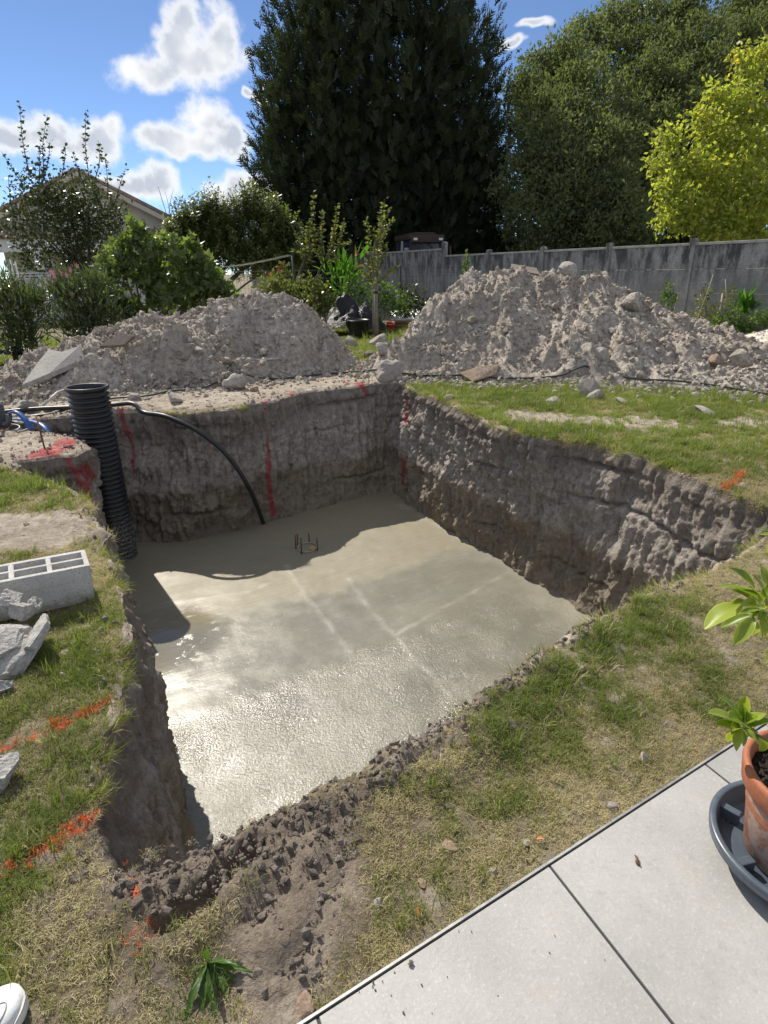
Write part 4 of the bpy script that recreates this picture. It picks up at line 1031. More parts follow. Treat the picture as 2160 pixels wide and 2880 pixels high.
def twig_tree(name, label, base, Y, L, mat='greybark', r=.02):
    t = thing(name, label, 'tree', (base[0], base[1], 0)); mb = MB()
    for pts, rr in L:
        P = catmull([at_y(x, y, Y) - Vector((base[0], base[1], 0)) for x, y in pts], 5)
        mb.tube(P, [r * rr * (1 - .75 * i / (len(P) - 1)) for i in range(len(P))], 5)
    mb.build('branches', M[mat], t, smooth=True); return t
twig_tree('bare_shrub', 'thin bare branched shrub beside the house gutter', (-7.6, 22), 22, [([(500,720),(480,640),(455,560),(445,525)], 1), ([(490,680),(475,600),(488,530)], .8), ([(488,650),(500,590),(478,545)], .7), ([(495,690),(515,620),(530,560)], .8), ([(480,630),(460,600),(448,575)], .5), ([(478,600),(470,560),(462,530)], .5), ([(505,650),(520,600),(512,560)], .6)])
# fruit trees on the lawn behind
bp = (-.15, 14.2)
t = thing('young_tree', 'young fruit tree tied to a stake between the two heaps', 'tree', (bp[0], bp[1], 0))
tube_obj('trunk', [(0, .06, -.05), (.01, .05, .6), (.03, .05, 1.25), (.02, 0, 1.7), (.08, 0, 2.1)], [.035, .03, .026, .02, .012], M['greybark'], t)
shoots(t, [((1055,770),(1082,560)),((1050,760),(1030,615)),((1060,730),(1105,610)),((1045,790),(1020,690)),((1060,780),(1050,640)),((1065,760),(1090,680)),((1058,800),(1120,745)),((1050,800),(1005,740)),((1062,740),(1070,600)),((1058,700),(1092,590))], 14, 'ovate', .085, .013, 'apple', bp, .012)
t = thing('tree_stake', 'round wooden stake supporting the young fruit tree', 'stake', (-.08, 14.0, 0))
tube_obj('pole', [(0, 0, -.1), (0, 0, 1.25)], .05, M['greybark'], t, 10); MB().lathe([(.052, 1.02), (.055, 1.03), (.055, 1.06), (.052, 1.07)], 12).build('tie', plain('rubber tie', (.02, .02, .02), .6), t)
bp = (-1.9, 17.0)
t = thing('espalier_tree', 'twisted old fruit tree with upright leafy shoots by the wire fence', 'tree', (bp[0], bp[1], 0))
MB().tube(catmull([at_y(828, 830, 17) - Vector((*bp, 0)), at_y(840, 780, 17) - Vector((*bp, 0)), at_y(858, 730, 17) - Vector((*bp, 0)), at_y(880, 690, 17) - Vector((*bp, 0))], 5), [.05 - .0015 * i for i in range(16)], 8).build('trunk', M['bark'], t, smooth=True)
MB().tube(catmull([at_y(880, 850, 17) - Vector((*bp, 0)), at_y(884, 800, 17) - Vector((*bp, 0)), at_y(900, 760, 17) - Vector((*bp, 0)), at_y(930, 700, 17) - Vector((*bp, 0))], 5), [.045 - .0015 * i for i in range(16)], 8).build('limb', M['bark'], t, smooth=True)
shoots(t, [((890,720),(882,540)),((900,720),(905,590)),((870,720),(865,620)),((935,720),(952,575)),((925,730),(935,650)),((945,700),(985,680)),((860,740),(830,650)),((910,740),(890,640)),((955,690),(965,620)),((880,740),(850,690)),((920,740),(960,720)),((850,720),(820,700))], 17, 'ovate', .10, .014, 'apple', bp, .016)
for nm, lab, bl, Y, leaf, sz, n, mt, st in (
    ('shrub', 'dark leafy shrub beside the black sheeting, under the old fruit tree', [(895,820,42),(915,850,36),(870,800,30),(900,870,30)], 16, 'ovate', .10, 700, 'apple', 8),
    ('shrub', 'yellow green shrub behind the young tree', [(1090,840,48),(1120,860,36),(1060,830,40),(1010,820,45),(970,840,40)], 16.5, 'ovate', .09, 1300, 'weed', 10),
    ('rose_bush', 'grey leaved rose bush in front of the concrete wall', [(1150,835,40),(1130,870,30),(1180,860,34),(1145,890,30)], 17, 'ovate', .10, 650, 'pear', 9),
    ('climber', 'yellow green climber growing up a green fence post', [(1310,740,12,0,2.2),(1312,770,14,0,1.8),(1306,790,14)], 17, 'ovate', .09, 230, 'weed', 3),
    ('shrub', 'leafy shrub at the end of the wire fence behind the lower heap', [(770,810,40),(800,830,40),(745,840,36),(830,820,34)], 15.5, 'ovate', .10, 900, 'hedge', 9)):
    b = px_blobs(bl, Y); bx = float(np.mean([q[0] for q in b]))
    plant(nm, lab, 'shrub', (bx, Y), b, leaf, sz, n, mt, .012, up=.3, out=.5, jit=.7, shell=.9, stems=st, crown='foliage', seed=int(bx * 10) % 50)
t = plant('canna', 'bright green broad leaved plant in front of the concrete wall', 'plant', (-.95, 17.3), px_blobs([(960,790,30,0,1.6),(985,770,24,0,1.6),(940,770,22)], 17.3), 'narrow', .5, 75, 'canna', .012, up=.9, out=.4, jit=.3, shell=.9, stems=5, crown='foliage')
crown_ob = t.children[0]; crown_ob.scale = (1, 1, 1)
def flowers(t, L, Y, mat, s=.06):
    for x, y in L:
        p = at_y(x, y, Y) - t.location; mb = MB()
        for k in range(5):
            a = k * 1.257; mb.poly([(0, 0, 0), (s * .6 * math.cos(a - .5), s * .6 * math.sin(a - .5), s * .2), (s * math.cos(a), s * math.sin(a), s * .4), (s * .6 * math.cos(a + .5), s * .6 * math.sin(a + .5), s * .2)], [(0, 1, 2, 3)])
        mb.build('flower', M[mat], t, loc=p, rot=(1.2, .2, x))
t = plant('hibiscus', 'tall plant with red flowers by the dark fence gap', 'plant', (-2.95, 15), px_blobs([(785,800,26),(800,770,18,0,1.6),(760,800,20)], 15), 'ovate', .11, 220, 'apple', .01, up=.4, out=.5, jit=.7, shell=.9, stems=4, crown='foliage')
flowers(t, [(790,752),(785,762),(755,772),(795,745)], 15, 'redflower')
flowers(bpy.data.objects['canna'], [(1000,705),(1004,715)], 17.3, 'redflower', .08)
# weeds along the wall foot
for lab, bl, Y, leaf, sz, n, mt, st in (
    ('pale nettle like weed clump beside the white sand', [(2030,905,36),(2070,905,34),(2010,925,30),(2100,920,28),(2050,940,34),(2090,940,30),(2060,870,20)], 11.9, 'ovate', .075, 1000, 'weed', 14),
    ('young vine climbing the wall above the heap shoulder', [(1880,810,13,0,1.8),(1872,835,16),(1890,850,20)], 12.2, 'ovate', .07, 170, 'weed', 3),
    ('dry brown weed clump against the wall post', [(1980,850,26),(1965,890,24),(2000,880,26),(1990,820,16,0,1.4),(2050,840,22,0,1.4)], 12.3, 'ovate', .06, 420, 'apple', 9),
    ('weed growing out from the wall foot at the picture edge', [(2140,890,22),(2155,905,20),(2120,900,16)], 11.6, 'ovate', .07, 200, 'weed', 4)):
    b = px_blobs(bl, Y); bx = float(np.mean([q[0] for q in b]))
    plant('weed', lab, 'weed', (bx, Y), b, leaf, sz, n, mt, .006, up=.2, out=.6, jit=.6, shell=.9, stems=st, crown='foliage', group='weeds along the wall', seed=int(bx * 7) % 40)
t = plant('iris', 'tuft of upright sword shaped leaves beside the nettles', 'plant', (6.9, 12.1), px_blobs([(2090,880,16),(2105,885,14)], 12.1), 'narrow', .42, 40, 'canna', .006, up=1.5, out=.3, jit=.15, shell=.9, stems=2, crown='foliage', seed=2)
M['drystick'] = plain('dry stick', (.30, .25, .19), .9)
for a, b, lab, w in (((2022,885),(2032,827),'thick dry stick leaning among the weeds by the wall',.022), ((1985,830),(2006,772),'thin dry cane leaning against the wall',.008), ((2042,870),(2040,785),'thin upright dry cane by the nettles',.008), ((1898,860),(1907,826),'short pale cane beside the young vine',.008)):
    p, q = at_y(*a, 12), at_y(*b, 12.25); p2 = p + (p - q).normalized() * max(0, (p.z + .02) / max(.05, (q - p).normalized().z))
    tag(tube_obj('cane', [p2, p.lerp(q, .5) + Vector((.01, 0, 0)), q], [w, w * .9, w * .7], M['drystick'], None, 6), lab, 'stick', 'sticks along the wall')

# ------------------------------------------------------------------ grass
def blade_tuft(seed, n, L, spread, lean, w):
    r = np.random.default_rng(seed); V = []; F = []; va = []
    for i in range(n):
        a = r.uniform(0, 6.28); rad = spread * math.sqrt(r.random()); b = np.array([rad * math.cos(a), rad * math.sin(a), -.004])
        h = r.uniform(0, 6.28); ln = L * r.uniform(.45, 1.15); le = np.clip(r.normal(lean, .25), .05, 1.45)
        d = np.array([math.cos(h), math.sin(h), 0]); s = np.array([-d[1], d[0], 0]) * w * r.uniform(.6, 1.2)
        m = b + d * ln * .45 * math.sin(le * .7) + np.array([0, 0, ln * .55 * math.cos(le * .7)])
        t = m + d * ln * .55 * math.sin(min(1.75, le * 1.25)) + np.array([0, 0, ln * .5 * math.cos(min(1.75, le * 1.25))])
        t[2] = max(t[2], .003); k = len(V); V.extend([b - s, b + s, m + s * .8, m - s * .8, t]); F.extend([(k, k + 1, k + 2), (k, k + 2, k + 3), (k + 3, k + 2, k + 4)])
        va.extend([r.random()] * 5)
    return np.array(V), np.array(F), np.array(va)
def grass_mat(name, a, b, trans=.4):
    m = leaf_mat(name, a, b, trans, .5, .3, tint=.5); return m
GM = [grass_mat('green grass', (.12, .165, .04), (.28, .33, .10), .5), grass_mat('olive grass', (.20, .20, .08), (.42, .385, .18), .42),
      grass_mat('straw grass', (.36, .305, .175), (.64, .555, .35), .35), grass_mat('painted grass', (.62, .10, .03), (.78, .20, .06), .3)]
VAR = []
for s in range(4): VAR.append((blade_tuft(s, 15, .052, .03, .65, .0016), 0))
for s in range(3): VAR.append((blade_tuft(10 + s, 14, .045, .034, 1.0, .0016), 1))
for s in range(3): VAR.append((blade_tuft(20 + s, 14, .048, .036, 1.15, .0015), 2))
VAR.append((blade_tuft(30, 14, .055, .03, .7, .0018), 3))
VAR.append((blade_tuft(31, 16, .13, .03, .55, .0019), 0))
VAR.append((blade_tuft(32, 12, .11, .03, .75, .0015), 2))
def grass_points():
    P, idx, S = [], [], []
    def zone(x0, x1, y0, y1, dens, scale, far=False):
        n = int((x1 - x0) * (y1 - y0) * dens); x = rng.uniform(x0, x1, n); y = rng.uniform(y0, y1, n)
        g = grass_mask(x, y); k = rng.random(n) < g ** 1.25; x, y = x[k], y[k]
        e = path_dist(x, y, [tuple(p) for p in PIT_EDGE[::12]]) if not far else np.full(len(x), 9.)
        n1 = perlin(xyz(x, y) * 1.4, 301); n2 = perlin(xyz(x, y) * 4.5, 302)
        dry = .79 + .5 * n1 + .6 * n2
        dry = np.where(y > 4.2, dry - .56, dry); dry = np.where(x < -.9, dry - .1, dry)
        for cx, cy, r in ((1.15, 2.25, .3), (.75, 1.98, .22), (.42, 1.62, .18), (.3, 1.42, .22), (-.85, .85, .2), (-1.2, 1.75, .35), (-1.35, 2.05, .3), (.5, 1.75, .2)):
            dry = dry - .34 * np.exp(-((x - cx) ** 2 + (y - cy) ** 2) / r ** 2)
        dry = dry + rng.normal(0, .22, len(x)) + .3 * np.exp(-(e / .05) ** 2)
        v = np.where(dry < .34, rng.integers(0, 4, len(x)), np.where(dry < .66, 4 + rng.integers(0, 3, len(x)), 7 + rng.integers(0, 3, len(x))))
        lt = rng.random(len(x)); v = np.where((lt < .03) & (dry < .45), 11, v); v = np.where((lt > .985), 12, v)
        o = np.full(len(x), 9.)
        for L in ORANGE: o = np.minimum(o, path_dist(x, y, L))
        v = np.where((o < .027) & (rng.random(len(x)) < .55), 10, v)
        P.append(np.column_stack([x, y, ground_z(x, y) + (0 if far else lip_at(x, y) + .003)])); idx.append(v); S.append(scale * rng.uniform(.6, 1.25, len(x)) * np.clip(.75 + .5 * (1 - dry), .6, 1.3))
    zone(-2.0, 2.6, .5, 3.3, 6200, .58); zone(-3.6, -.8, 3.3, 5.1, 2400, .9); zone(-2.6, -2.0, .9, 3.3, 2000, .9)
    zone(.3, 5.4, 3.3, 9.0, 1700, 1.0); zone(2.6, 3.6, 2.2, 3.3, 1800, .9)
    zone(4.6, 9.5, 7.0, 11.5, 420, 1.5, True); zone(-1.8, 2.2, 10.5, 18, 330, 1.7, True); zone(-9.5, -2.2, 10.3, 15.5, 200, 1.9, True)
    # torn turf and roots hanging over the pit edge
    E = PIT_EDGE; tg = np.roll(E, -3, 0) - np.roll(E, 3, 0); tg /= np.linalg.norm(tg, axis=1, keepdims=True); nin = np.stack([-tg[:, 1], tg[:, 0]], 1)
    k = rng.integers(0, len(E), 3200); ok = (grass_mask(*(E[k] - nin[k] * .06).T) > .45) & (perlin(xyz(E[k][:, 0] * 3, E[k][:, 1] * 3), 66) > -.12); k = k[ok]
    q = E[k] - nin[k] * rng.uniform(-.01, .05, (len(k), 1)); zz = ground_z(q[:, 0], q[:, 1]) - np.abs(rng.normal(0, .02, len(k)))
    P.append(np.column_stack([q, zz])); idx.append(rng.choice([12, 12, 12, 5, 7, 8, 11], len(k))); S.append(rng.uniform(.45, 1.0, len(k)))
    n0 = sum(len(p) for p in P) - len(k); T = np.column_stack([np.zeros(len(k)), rng.uniform(.5, 2.0, len(k)), np.arctan2(nin[k][:, 1], nin[k][:, 0]) + rng.normal(0, .5, len(k))])
    return np.concatenate(P), np.concatenate(idx), np.concatenate(S), n0, T
def build_grass():
    P, idx, S, n0, T = grass_points(); n = len(P)
    me = bpy.data.meshes.new('grass'); me.vertices.add(n); me.vertices.foreach_set('co', P.astype(np.float32).ravel())
    a = me.attributes.new('kindex', 'INT', 'POINT'); a.data.foreach_set('value', idx.astype(np.int32))
    a = me.attributes.new('turn', 'FLOAT_VECTOR', 'POINT'); rt = np.column_stack([rng.normal(0, .12, n), rng.normal(0, .12, n), rng.uniform(0, 6.28, n)]); rt[n0:] = T; a.data.foreach_set('vector', rt.astype(np.float32).ravel())
    a = me.attributes.new('size', 'FLOAT', 'POINT'); a.data.foreach_set('value', S.astype(np.float32))
    o = add('grass', me); o['kind'] = 'stuff'; tag(o, 'short patchy lawn grass, green and straw coloured, around the pit', 'grass')
    ng = bpy.data.node_groups.new('grass_scatter', 'GeometryNodeTree')
    ng.interface.new_socket('Geometry', in_out='INPUT', socket_type='NodeSocketGeometry'); ng.interface.new_socket('Geometry', in_out='OUTPUT', socket_type='NodeSocketGeometry')
    N = ng.nodes; L = ng.links
    gi = N.new('NodeGroupInput'); go = N.new('NodeGroupOutput'); jn = N.new('GeometryNodeJoinGeometry')
    def na(name, t):
        q = N.new('GeometryNodeInputNamedAttribute'); q.data_type = t; q.inputs[0].default_value = name; return q.outputs[0]
    ki, tu, sz = na('kindex', 'INT'), na('turn', 'FLOAT_VECTOR'), na('size', 'FLOAT')
    e2r = N.new('FunctionNodeEulerToRotation'); L.new(tu, e2r.inputs[0])
    for k, ((V, F, va), mi) in enumerate(VAR):
        src = bpy.data.objects.new('grass_tuft_source', mesh_np('grass_tuft', V, F, False, {'var': va})); src.data.materials.append(GM[mi])
        oi = N.new('GeometryNodeObjectInfo'); oi.inputs['Object'].default_value = src; oi.inputs['As Instance'].default_value = False
        cp = N.new('FunctionNodeCompare'); cp.data_type = 'INT'; cp.operation = 'EQUAL'; L.new(ki, cp.inputs[2]); cp.inputs[3].default_value = k
        ip = N.new('GeometryNodeInstanceOnPoints'); L.new(gi.outputs[0], ip.inputs['Points']); L.new(cp.outputs[0], ip.inputs['Selection'])
        L.new(oi.outputs['Geometry'], ip.inputs['Instance']); L.new(e2r.outputs[0], ip.inputs['Rotation']); L.new(sz, ip.inputs['Scale']); L.new(ip.outputs[0], jn.inputs[0])
    L.new(jn.outputs[0], go.inputs[0])
    md = o.modifiers.new('scatter', 'NODES'); md.node_group = ng
    print('GRASS', n)
build_grass()

# ------------------------------------------------------------------ things around the pit
M['blackplastic'] = plain('black ribbed plastic', (.016, .017, .02), .42, var=.4, scale=14, spec=.5)
def pipe_mat():
    m, g, b = new_mat('dusty black pipe'); p = wpos(g); z = g.sep(p)[2]
    sp = g.noise(p, 70, 4, .75); lowz = g.mr(z, -.55, -1.25)
    f = g.m('MULTIPLY', g.mr(g.m('ADD', sp, g.m('MULTIPLY', lowz, .13)), .62, .70), g.m('ADD', g.m('MULTIPLY', lowz, .75), .2))
    link(g, g.mix(f, (.015, .016, .019), (.26, .25, .22)), b, 'Base Color'); link(g, g.m('ADD', g.m('MULTIPLY', f, .5), .36), b, 'Roughness'); return m
M['pipe'] = pipe_mat()
t = thing('corrugated_pipe', 'tall black corrugated drain pipe standing in the pit corner', 'pipe', (-3.05, 6.12, 0))
prof = []; z = SLAB_Z - .03; pitch = .052
while z < .36:
    prof += [(.178, z), (.182, z + .006), (.200, z + .012), (.202, z + .026), (.200, z + .034), (.182, z + .041)]; z += pitch
prof += [(.182, z), (.184, z + .015), (.205, z + .02), (.212, z + .03), (.212, z + .05), (.205, z + .058), (.188, z + .056), (.180, z + .03), (.176, z - .1), (.172, SLAB_Z)]
MB().lathe(prof, 56).build('barrel', M['pipe'], t, smooth=True)
t.rotation_euler = (R(-.6), R(.8), 0)
M['hose'] = plain('black rubber hose', (.022, .022, .024), .38, var=.4, scale=9)
M['gardenhose'] = plain('dark green garden hose', (.035, .042, .036), .45, var=.35, scale=9)
H0 = [(-5.4, 6.75, .06), (-4.6, 6.72, .06), (-4.1, 6.86, .07), (-3.55, 6.93, .07), (-3.2, 7.0, .075), (-2.95, 6.95, .09)]
H0 += [tuple(at_y(*q)) for q in ((405, 1160, 6.85), (470, 1172, 6.7), (560, 1215, 6.6), (640, 1282, 6.58), (700, 1372, 6.68))] + [(-1.57, 6.93, -1.40), (-1.55, 6.98, -1.56)]
tag(tube_obj('drain_hose', H0, .026, M['hose'], None, 12, 8), 'thick black hose arching over the pit edge down to the concrete', 'hose')
gp = []
for q in ((60,1180),(140,1172),(215,1152),(310,1128),(420,1119),(480,1106),(560,1099),(620,1086),(655,1062),(680,1058),(720,1068),(800,1070),(900,1059),(1000,1051),(1070,1046),(1130,1056),(1200,1061),(1300,1064),(1420,1071),(1560,1066),(1620,1056),(1650,1052),(1700,1061),(1800,1073),(1900,1079),(2000,1091),(2160,1116),(2300,1135)):
    p = spot(*q); gp.append((p.x, p.y, p.z + .03 + (.06 if 1600 < q[0] < 1700 else 0)))
tag(tube_obj('garden_hose', gp, .0135, M['gardenhose'], None, 8, 6), 'long thin garden hose running along the feet of both heaps', 'hose')
M['conduit'] = plain('pale grey conduit', (.42, .42, .41), .5)
a, b = spot(123, 1148), spot(205, 1106)
tag(tube_obj('conduit', [(a.x, a.y, a.z + .03), ((a.x + b.x) / 2, (a.y + b.y) / 2, max(a.z, b.z) * .6 + .1), (b.x, b.y, b.z + .08)], .014, M['conduit'], None, 10), 'pale grey plastic conduit leaning behind the corrugated pipe', 'conduit')
a, b = spot(722, 1027), spot(792, 1021)
tag(tube_obj('rod', [(a.x, a.y, a.z + .06), (b.x, b.y, b.z + .06)], .014, M['conduit'], None, 8), 'short grey rod lying at the foot of the lower heap', 'rod')
M['rust'] = plain('rusty steel', (.13, .06, .035), .85, var=.4, scale=40)
tag(tube_obj('rebar_stake', [(-3.18, 5.36, -.1), (-3.27, 5.5, .30)], .008, M['rust'], None, 6), 'thin rusty steel stake leaning beside the red paint mark', 'stake')
# pump
M['pumpgrey'] = plain('muddy grey pump body', (.10, .105, .11), .5, var=.45, scale=16)
M['bluehose'] = plain('blue layflat hose', (.04, .10, .30), .4, var=.3, scale=10)
M['white'] = plain('white plastic', (.72, .72, .70), .5, var=.1)
M['redmetal'] = plain('muddy red base', (.20, .05, .04), .6, var=.4)
pz = gz(-4.12, 6.24); t = thing('water_pump', 'muddy dark submersible pump with blue hose beside the pit', 'pump', (-4.12, 6.2, pz))
MB().lathe([(0, .0), (.115, .0), (.118, .02), (.105, .035)], 20).build('base', M['redmetal'], t, smooth=True)
MB().lathe([(.08, .035), (.085, .05), (.098, .07), (.10, .22), (.094, .26), (.075, .285), (.0, .29)], 24).build('body', M['pumpgrey'], t, smooth=True)
MB().tube(catmull([(-.07, 0, .27), (-.075, 0, .34), (0, 0, .37), (.075, 0, .34), (.07, 0, .27)], 5), .011, 8).build('handle', M['blackplastic'], t, smooth=True)
MB().box((-.06, -.055, .285), (.06, .055, .305), bevel=.004).build('top_cap', M['white'], t)
MB().tube(catmull([(.07, -.02, .06), (.14, -.04, .07), (.17, -.05, .12), (.18, -.05, .17)], 5), .03, 10).build('elbow', M['pumpgrey'], t, smooth=True)
t2 = thing('layflat_hose', 'blue flat hose curling from the pump into the pit trench', 'hose', (0, 0, 0))
def ribbon(pts, w, th=.012):
    P = catmull(pts, 6); mb = MB(); vs = []
    for i, p in enumerate(P):
        d = (P[min(i + 1, len(P) - 1)] - P[max(i - 1, 0)]).normalized(); s = d.cross(Vector((0, 0, 1))).normalized() * w; n = s.cross(d).normalized() * th
        vs += [p - s, p + n, p + s, p - n]
    F = [(4 * i + k, 4 * i + (k + 1) % 4, 4 * i + 4 + (k + 1) % 4, 4 * i + 4 + k) for i in range(len(P) - 1) for k in range(4)]
    mb.poly(vs, F); return mb
ribbon([(-3.94, 6.15, pz + .18), (-3.84, 6.13, pz + .2), (-3.74, 6.08, pz + .13), (-3.68, 6.05, pz + .03)], .035).build('near_run', M['bluehose'], t2, smooth=True)
ribbon([(-4.6, 6.5, .06), (-4.2, 6.45, .06), (-3.85, 6.32, .06), (-3.6, 6.15, .03), (-3.5, 6.05, -.12), (-3.46, 6.02, -.4)], .04).build('far_run', M['bluehose'], t2, smooth=True)
cp = [(-4.12 + (.13 + .012 * k) * math.cos(k * .7), 6.12 + (.12 + .01 * k) * math.sin(k * .7), pz + .012 + .004 * (k % 3)) for k in range(24)]
tag(tube_obj('power_cable', cp, .006, M['white'], None, 6, 4), 'pale cable coiled round the foot of the pump', 'cable')
# hollow block and broken pieces
def block_mat():
    m, g, b = new_mat('concrete block'); p = opos(g); n1 = g.noise(p, 6, 4, .6); n2 = g.noise(p, 90, 4, .7)
    c = g.mix(g.mr(n1, .3, .7), (.46, .45, .43), (.58, .57, .54)); c = g.mix(g.m('MULTIPLY', g.mr(n2, .48, .32), .7), c, (.20, .198, .19)); c = g.mix(g.m('MULTIPLY', g.mr(n2, .58, .7), .4), c, (.60, .59, .57))
    z = g.sep(p)[2]; c = g.mix(g.m('MULTIPLY', g.mr(g.m('ADD', z, g.m('MULTIPLY', g.m('SUBTRACT', g.noise(p, 22, 6, .7), .5), .16)), .075, .01), .75), c, (.27, .22, .165)); c = g.mix(g.m('MULTIPLY', g.mr(g.noise(p, 13, 6, .75), .58, .68), .45), c, (.34, .29, .23))
    link(g, c, b, 'Base Color'); b.inputs['Roughness'].default_value = .95; b.inputs['Specular IOR Level'].default_value = .2; bump(g, b, n2, .005); return m
M['block'] = block_mat()
def hollow_block():
    xs = [0, .022, .160, .182, .318, .340, .478, .5]; ys = [0, .028, .089, .111, .172, .2]; h = .2; bm = bmesh.new(); g = {}
    def v(i, j, k):
        if (i, j, k) not in g: g[(i, j, k)] = bm.verts.new((xs[i], ys[j], (0, h)[k]))
        return g[(i, j, k)]
    hole = lambda i, j: i in (1, 3, 5) and j in (1, 3)
    nx, ny = len(xs) - 1, len(ys) - 1
    for i in range(nx):
        for j in range(ny):
            if hole(i, j): continue
            bm.faces.new([v(i, j, 1), v(i + 1, j, 1), v(i + 1, j + 1, 1), v(i, j + 1, 1)]); bm.faces.new([v(i, j, 0), v(i, j + 1, 0), v(i + 1, j + 1, 0), v(i + 1, j, 0)])
            for di, dj, a, b in ((-1, 0, (i, j), (i, j + 1)), (1, 0, (i + 1, j + 1), (i + 1, j)), (0, -1, (i + 1, j), (i, j)), (0, 1, (i, j + 1), (i + 1, j + 1))):
                ii, jj = i + di, j + dj
                if not (0 <= ii < nx and 0 <= jj < ny) or hole(ii, jj):
                    bm.faces.new([v(*a, 0), v(*b, 0), v(*b, 1), v(*a, 1)])
    bmesh.ops.recalc_face_normals(bm, faces=bm.faces[:])
    es = [e for e in bm.edges if len(e.link_faces) == 2 and e.calc_face_angle(0) > 1.0]
    bmesh.ops.bevel(bm, geom=es, offset=.003, segments=2, affect='EDGES')
    me = bpy.data.meshes.new('hollow_block'); bm.to_mesh(me); bm.free(); return me
L = Vector((-.855, -.519)); ang = math.atan2(L.y, L.x)
# origin at the corner nearest the pit; cells open upwards
o = add('hollow_block', hollow_block(), M['block'], None, (-1.462, 2.575, -.012), (R(-2.0), R(-3.0), ang))
o.scale = (1, -1, 1); tag(o, 'whole grey hollow concrete block on the lawn edge, cells upwards', 'block')
M['fragment'] = plain('broken block', (.38, .365, .34), .95, var=.32, scale=18, bmp=.008)
def chunk(seed, size, cuts=5):
    """broken lump: a finely divided box cut by random planes with a rough skin"""
    r = np.random.default_rng(seed); bm = bmesh.new(); bmesh.ops.create_cube(bm, size=1.0)
    for _ in range(cuts):
        d = Vector(r.normal(size=3)).normalized(); c = d * r.uniform(.30, .48)
        q = bmesh.ops.bisect_plane(bm, geom=bm.verts[:] + bm.edges[:] + bm.faces[:], plane_co=c, plane_no=d, clear_outer=True)
        bmesh.ops.holes_fill(bm, edges=[e for e in bm.edges if e.is_boundary])
    bmesh.ops.triangulate(bm, faces=bm.faces[:]); bmesh.ops.subdivide_edges(bm, edges=bm.edges[:], cuts=5, use_grid_fill=True)
    for v in bm.verts: v.co = Vector([v.co[i] * size[i] for i in range(3)])
    V = np.array([v.co[:] for v in bm.verts]); n = fbm(V * 70 + seed, 3, seed) * .0045
    bm.normal_update()
    for v, k in zip(bm.verts, n): v.co += v.normal * float(k)
    bmesh.ops.triangulate(bm, faces=bm.faces[:])
    me = bpy.data.meshes.new('block_fragment'); bm.to_mesh(me); bm.free(); return me
for i, (px, py, z, size, rot, lab) in enumerate((
    (45, 1850, .05, (.24, .20, .07), (.35, .15, .5), 'lowest large broken block piece in the grass below the whole block'),
    (25, 1790, .11, (.22, .20, .055), (.30, .10, .9), 'slanting broken block plate with a rough grey face'),
    (105, 1785, .10, (.15, .20, .05), (.45, -.30, -.4), 'broken block plate leaning toward the pit'),
    (25, 1690, .15, (.10, .09, .06), (.2, .6, .3), 'upright shard on top of the broken block pile'),
    (62, 1720, .14, (.08, .09, .08), (.1, .2, 1.1), 'middle shard on top of the broken block pile'),
    (95, 1705, .14, (.08, .06, .07), (.4, .1, .2), 'shard on the broken block pile next to the whole block'),
    (10, 1940, .02, (.07, .06, .05), (.1, .3, .2), 'small pale shard lying in the grass'),
    (5, 2185, .045, (.13, .10, .09), (.1, .1, .6), 'broken block lump in the grass at the picture edge'))):
    p = spot(px, py); d = ray(px, py); k = (EYE - z) / EYE
    o = add('block_fragment', chunk(70 + i, [q * .85 for q in size]), M['fragment'], None, (p.x * k, p.y * k, z), rot); tag(o, lab, 'fragment', 'broken block pieces')
# reinforcing bars in the slab
t = thing('rebar_starter', 'ring of rusty starter bars sticking out of the concrete floor', 'rebar', (-.93, 6.2, SLAB_Z))
for (px, py0, py1, y) in ((832, 1542, 1505, 6.22), (848, 1556, 1512, 6.08), (838, 1540, 1502, 6.3), (870, 1528, 1500, 6.38), (893, 1546, 1513, 6.16)):
    p, q = at_y(px, py0, y), at_y(px - 2, py1, y); MB().tube([Vector((p.x + .93, y - 6.2, -.05)), Vector((q.x + .93, y - 6.2, q.z - SLAB_Z))], .0085, 6).build('bar', M['rust'], t, smooth=True)
MB().tube([Vector((.11 * math.cos(a) + .02, .13 * math.sin(a) + .02, .012)) for a in np.linspace(0, 6.283, 25)], .005, 6).build('ring', plain('splashed concrete', (.40, .38, .33), .6), t, smooth=True)
fo = add('foam', chunk(99, (.08, .06, .03)), plain('yellow foam', (.45, .36, .10), .8), t, (.08, .0, .012))

# ------------------------------------------------------------------ pot, trolley and citrus on the terrace
M['terracotta'] = plain('terracotta rim', (.36, .125, .06), .7, var=.2, scale=9, bmp=.001)
def potmat():
    m, g, b = new_mat('lime bloomed terracotta'); p = wpos(g); n1 = g.noise(p, 12, 5, .65); n2 = g.noise(p, 55, 5, .75); z = g.sep(p)[2]
    bl = g.m('MULTIPLY', g.mr(g.m('ADD', n1, g.m('MULTIPLY', g.m('SUBTRACT', n2, .5), .8)), .40, .62), g.mr(z, .30, .24))
    link(g, g.mix(g.m('MULTIPLY', bl, .75), (.30, .12, .07), (.40, .33, .28)), b, 'Base Color'); b.inputs['Roughness'].default_value = .85; bump(g, b, n2, .001); return m
M['pot'] = potmat()
M['tray'] = plain('blue grey plastic', (.075, .095, .12), .35, var=.2, scale=8, spec=.5)
M['potsoil'] = soil('potting soil', (.018, .013, .01), (.05, .036, .027), (.15, .12, .10), bmp=.01, paint=False, fine=4)
PX, PY = 1.045, 1.055
t = thing('pot_trolley', 'blue grey round wheeled plant saucer on the terrace', 'saucer', (PX, PY, .04))
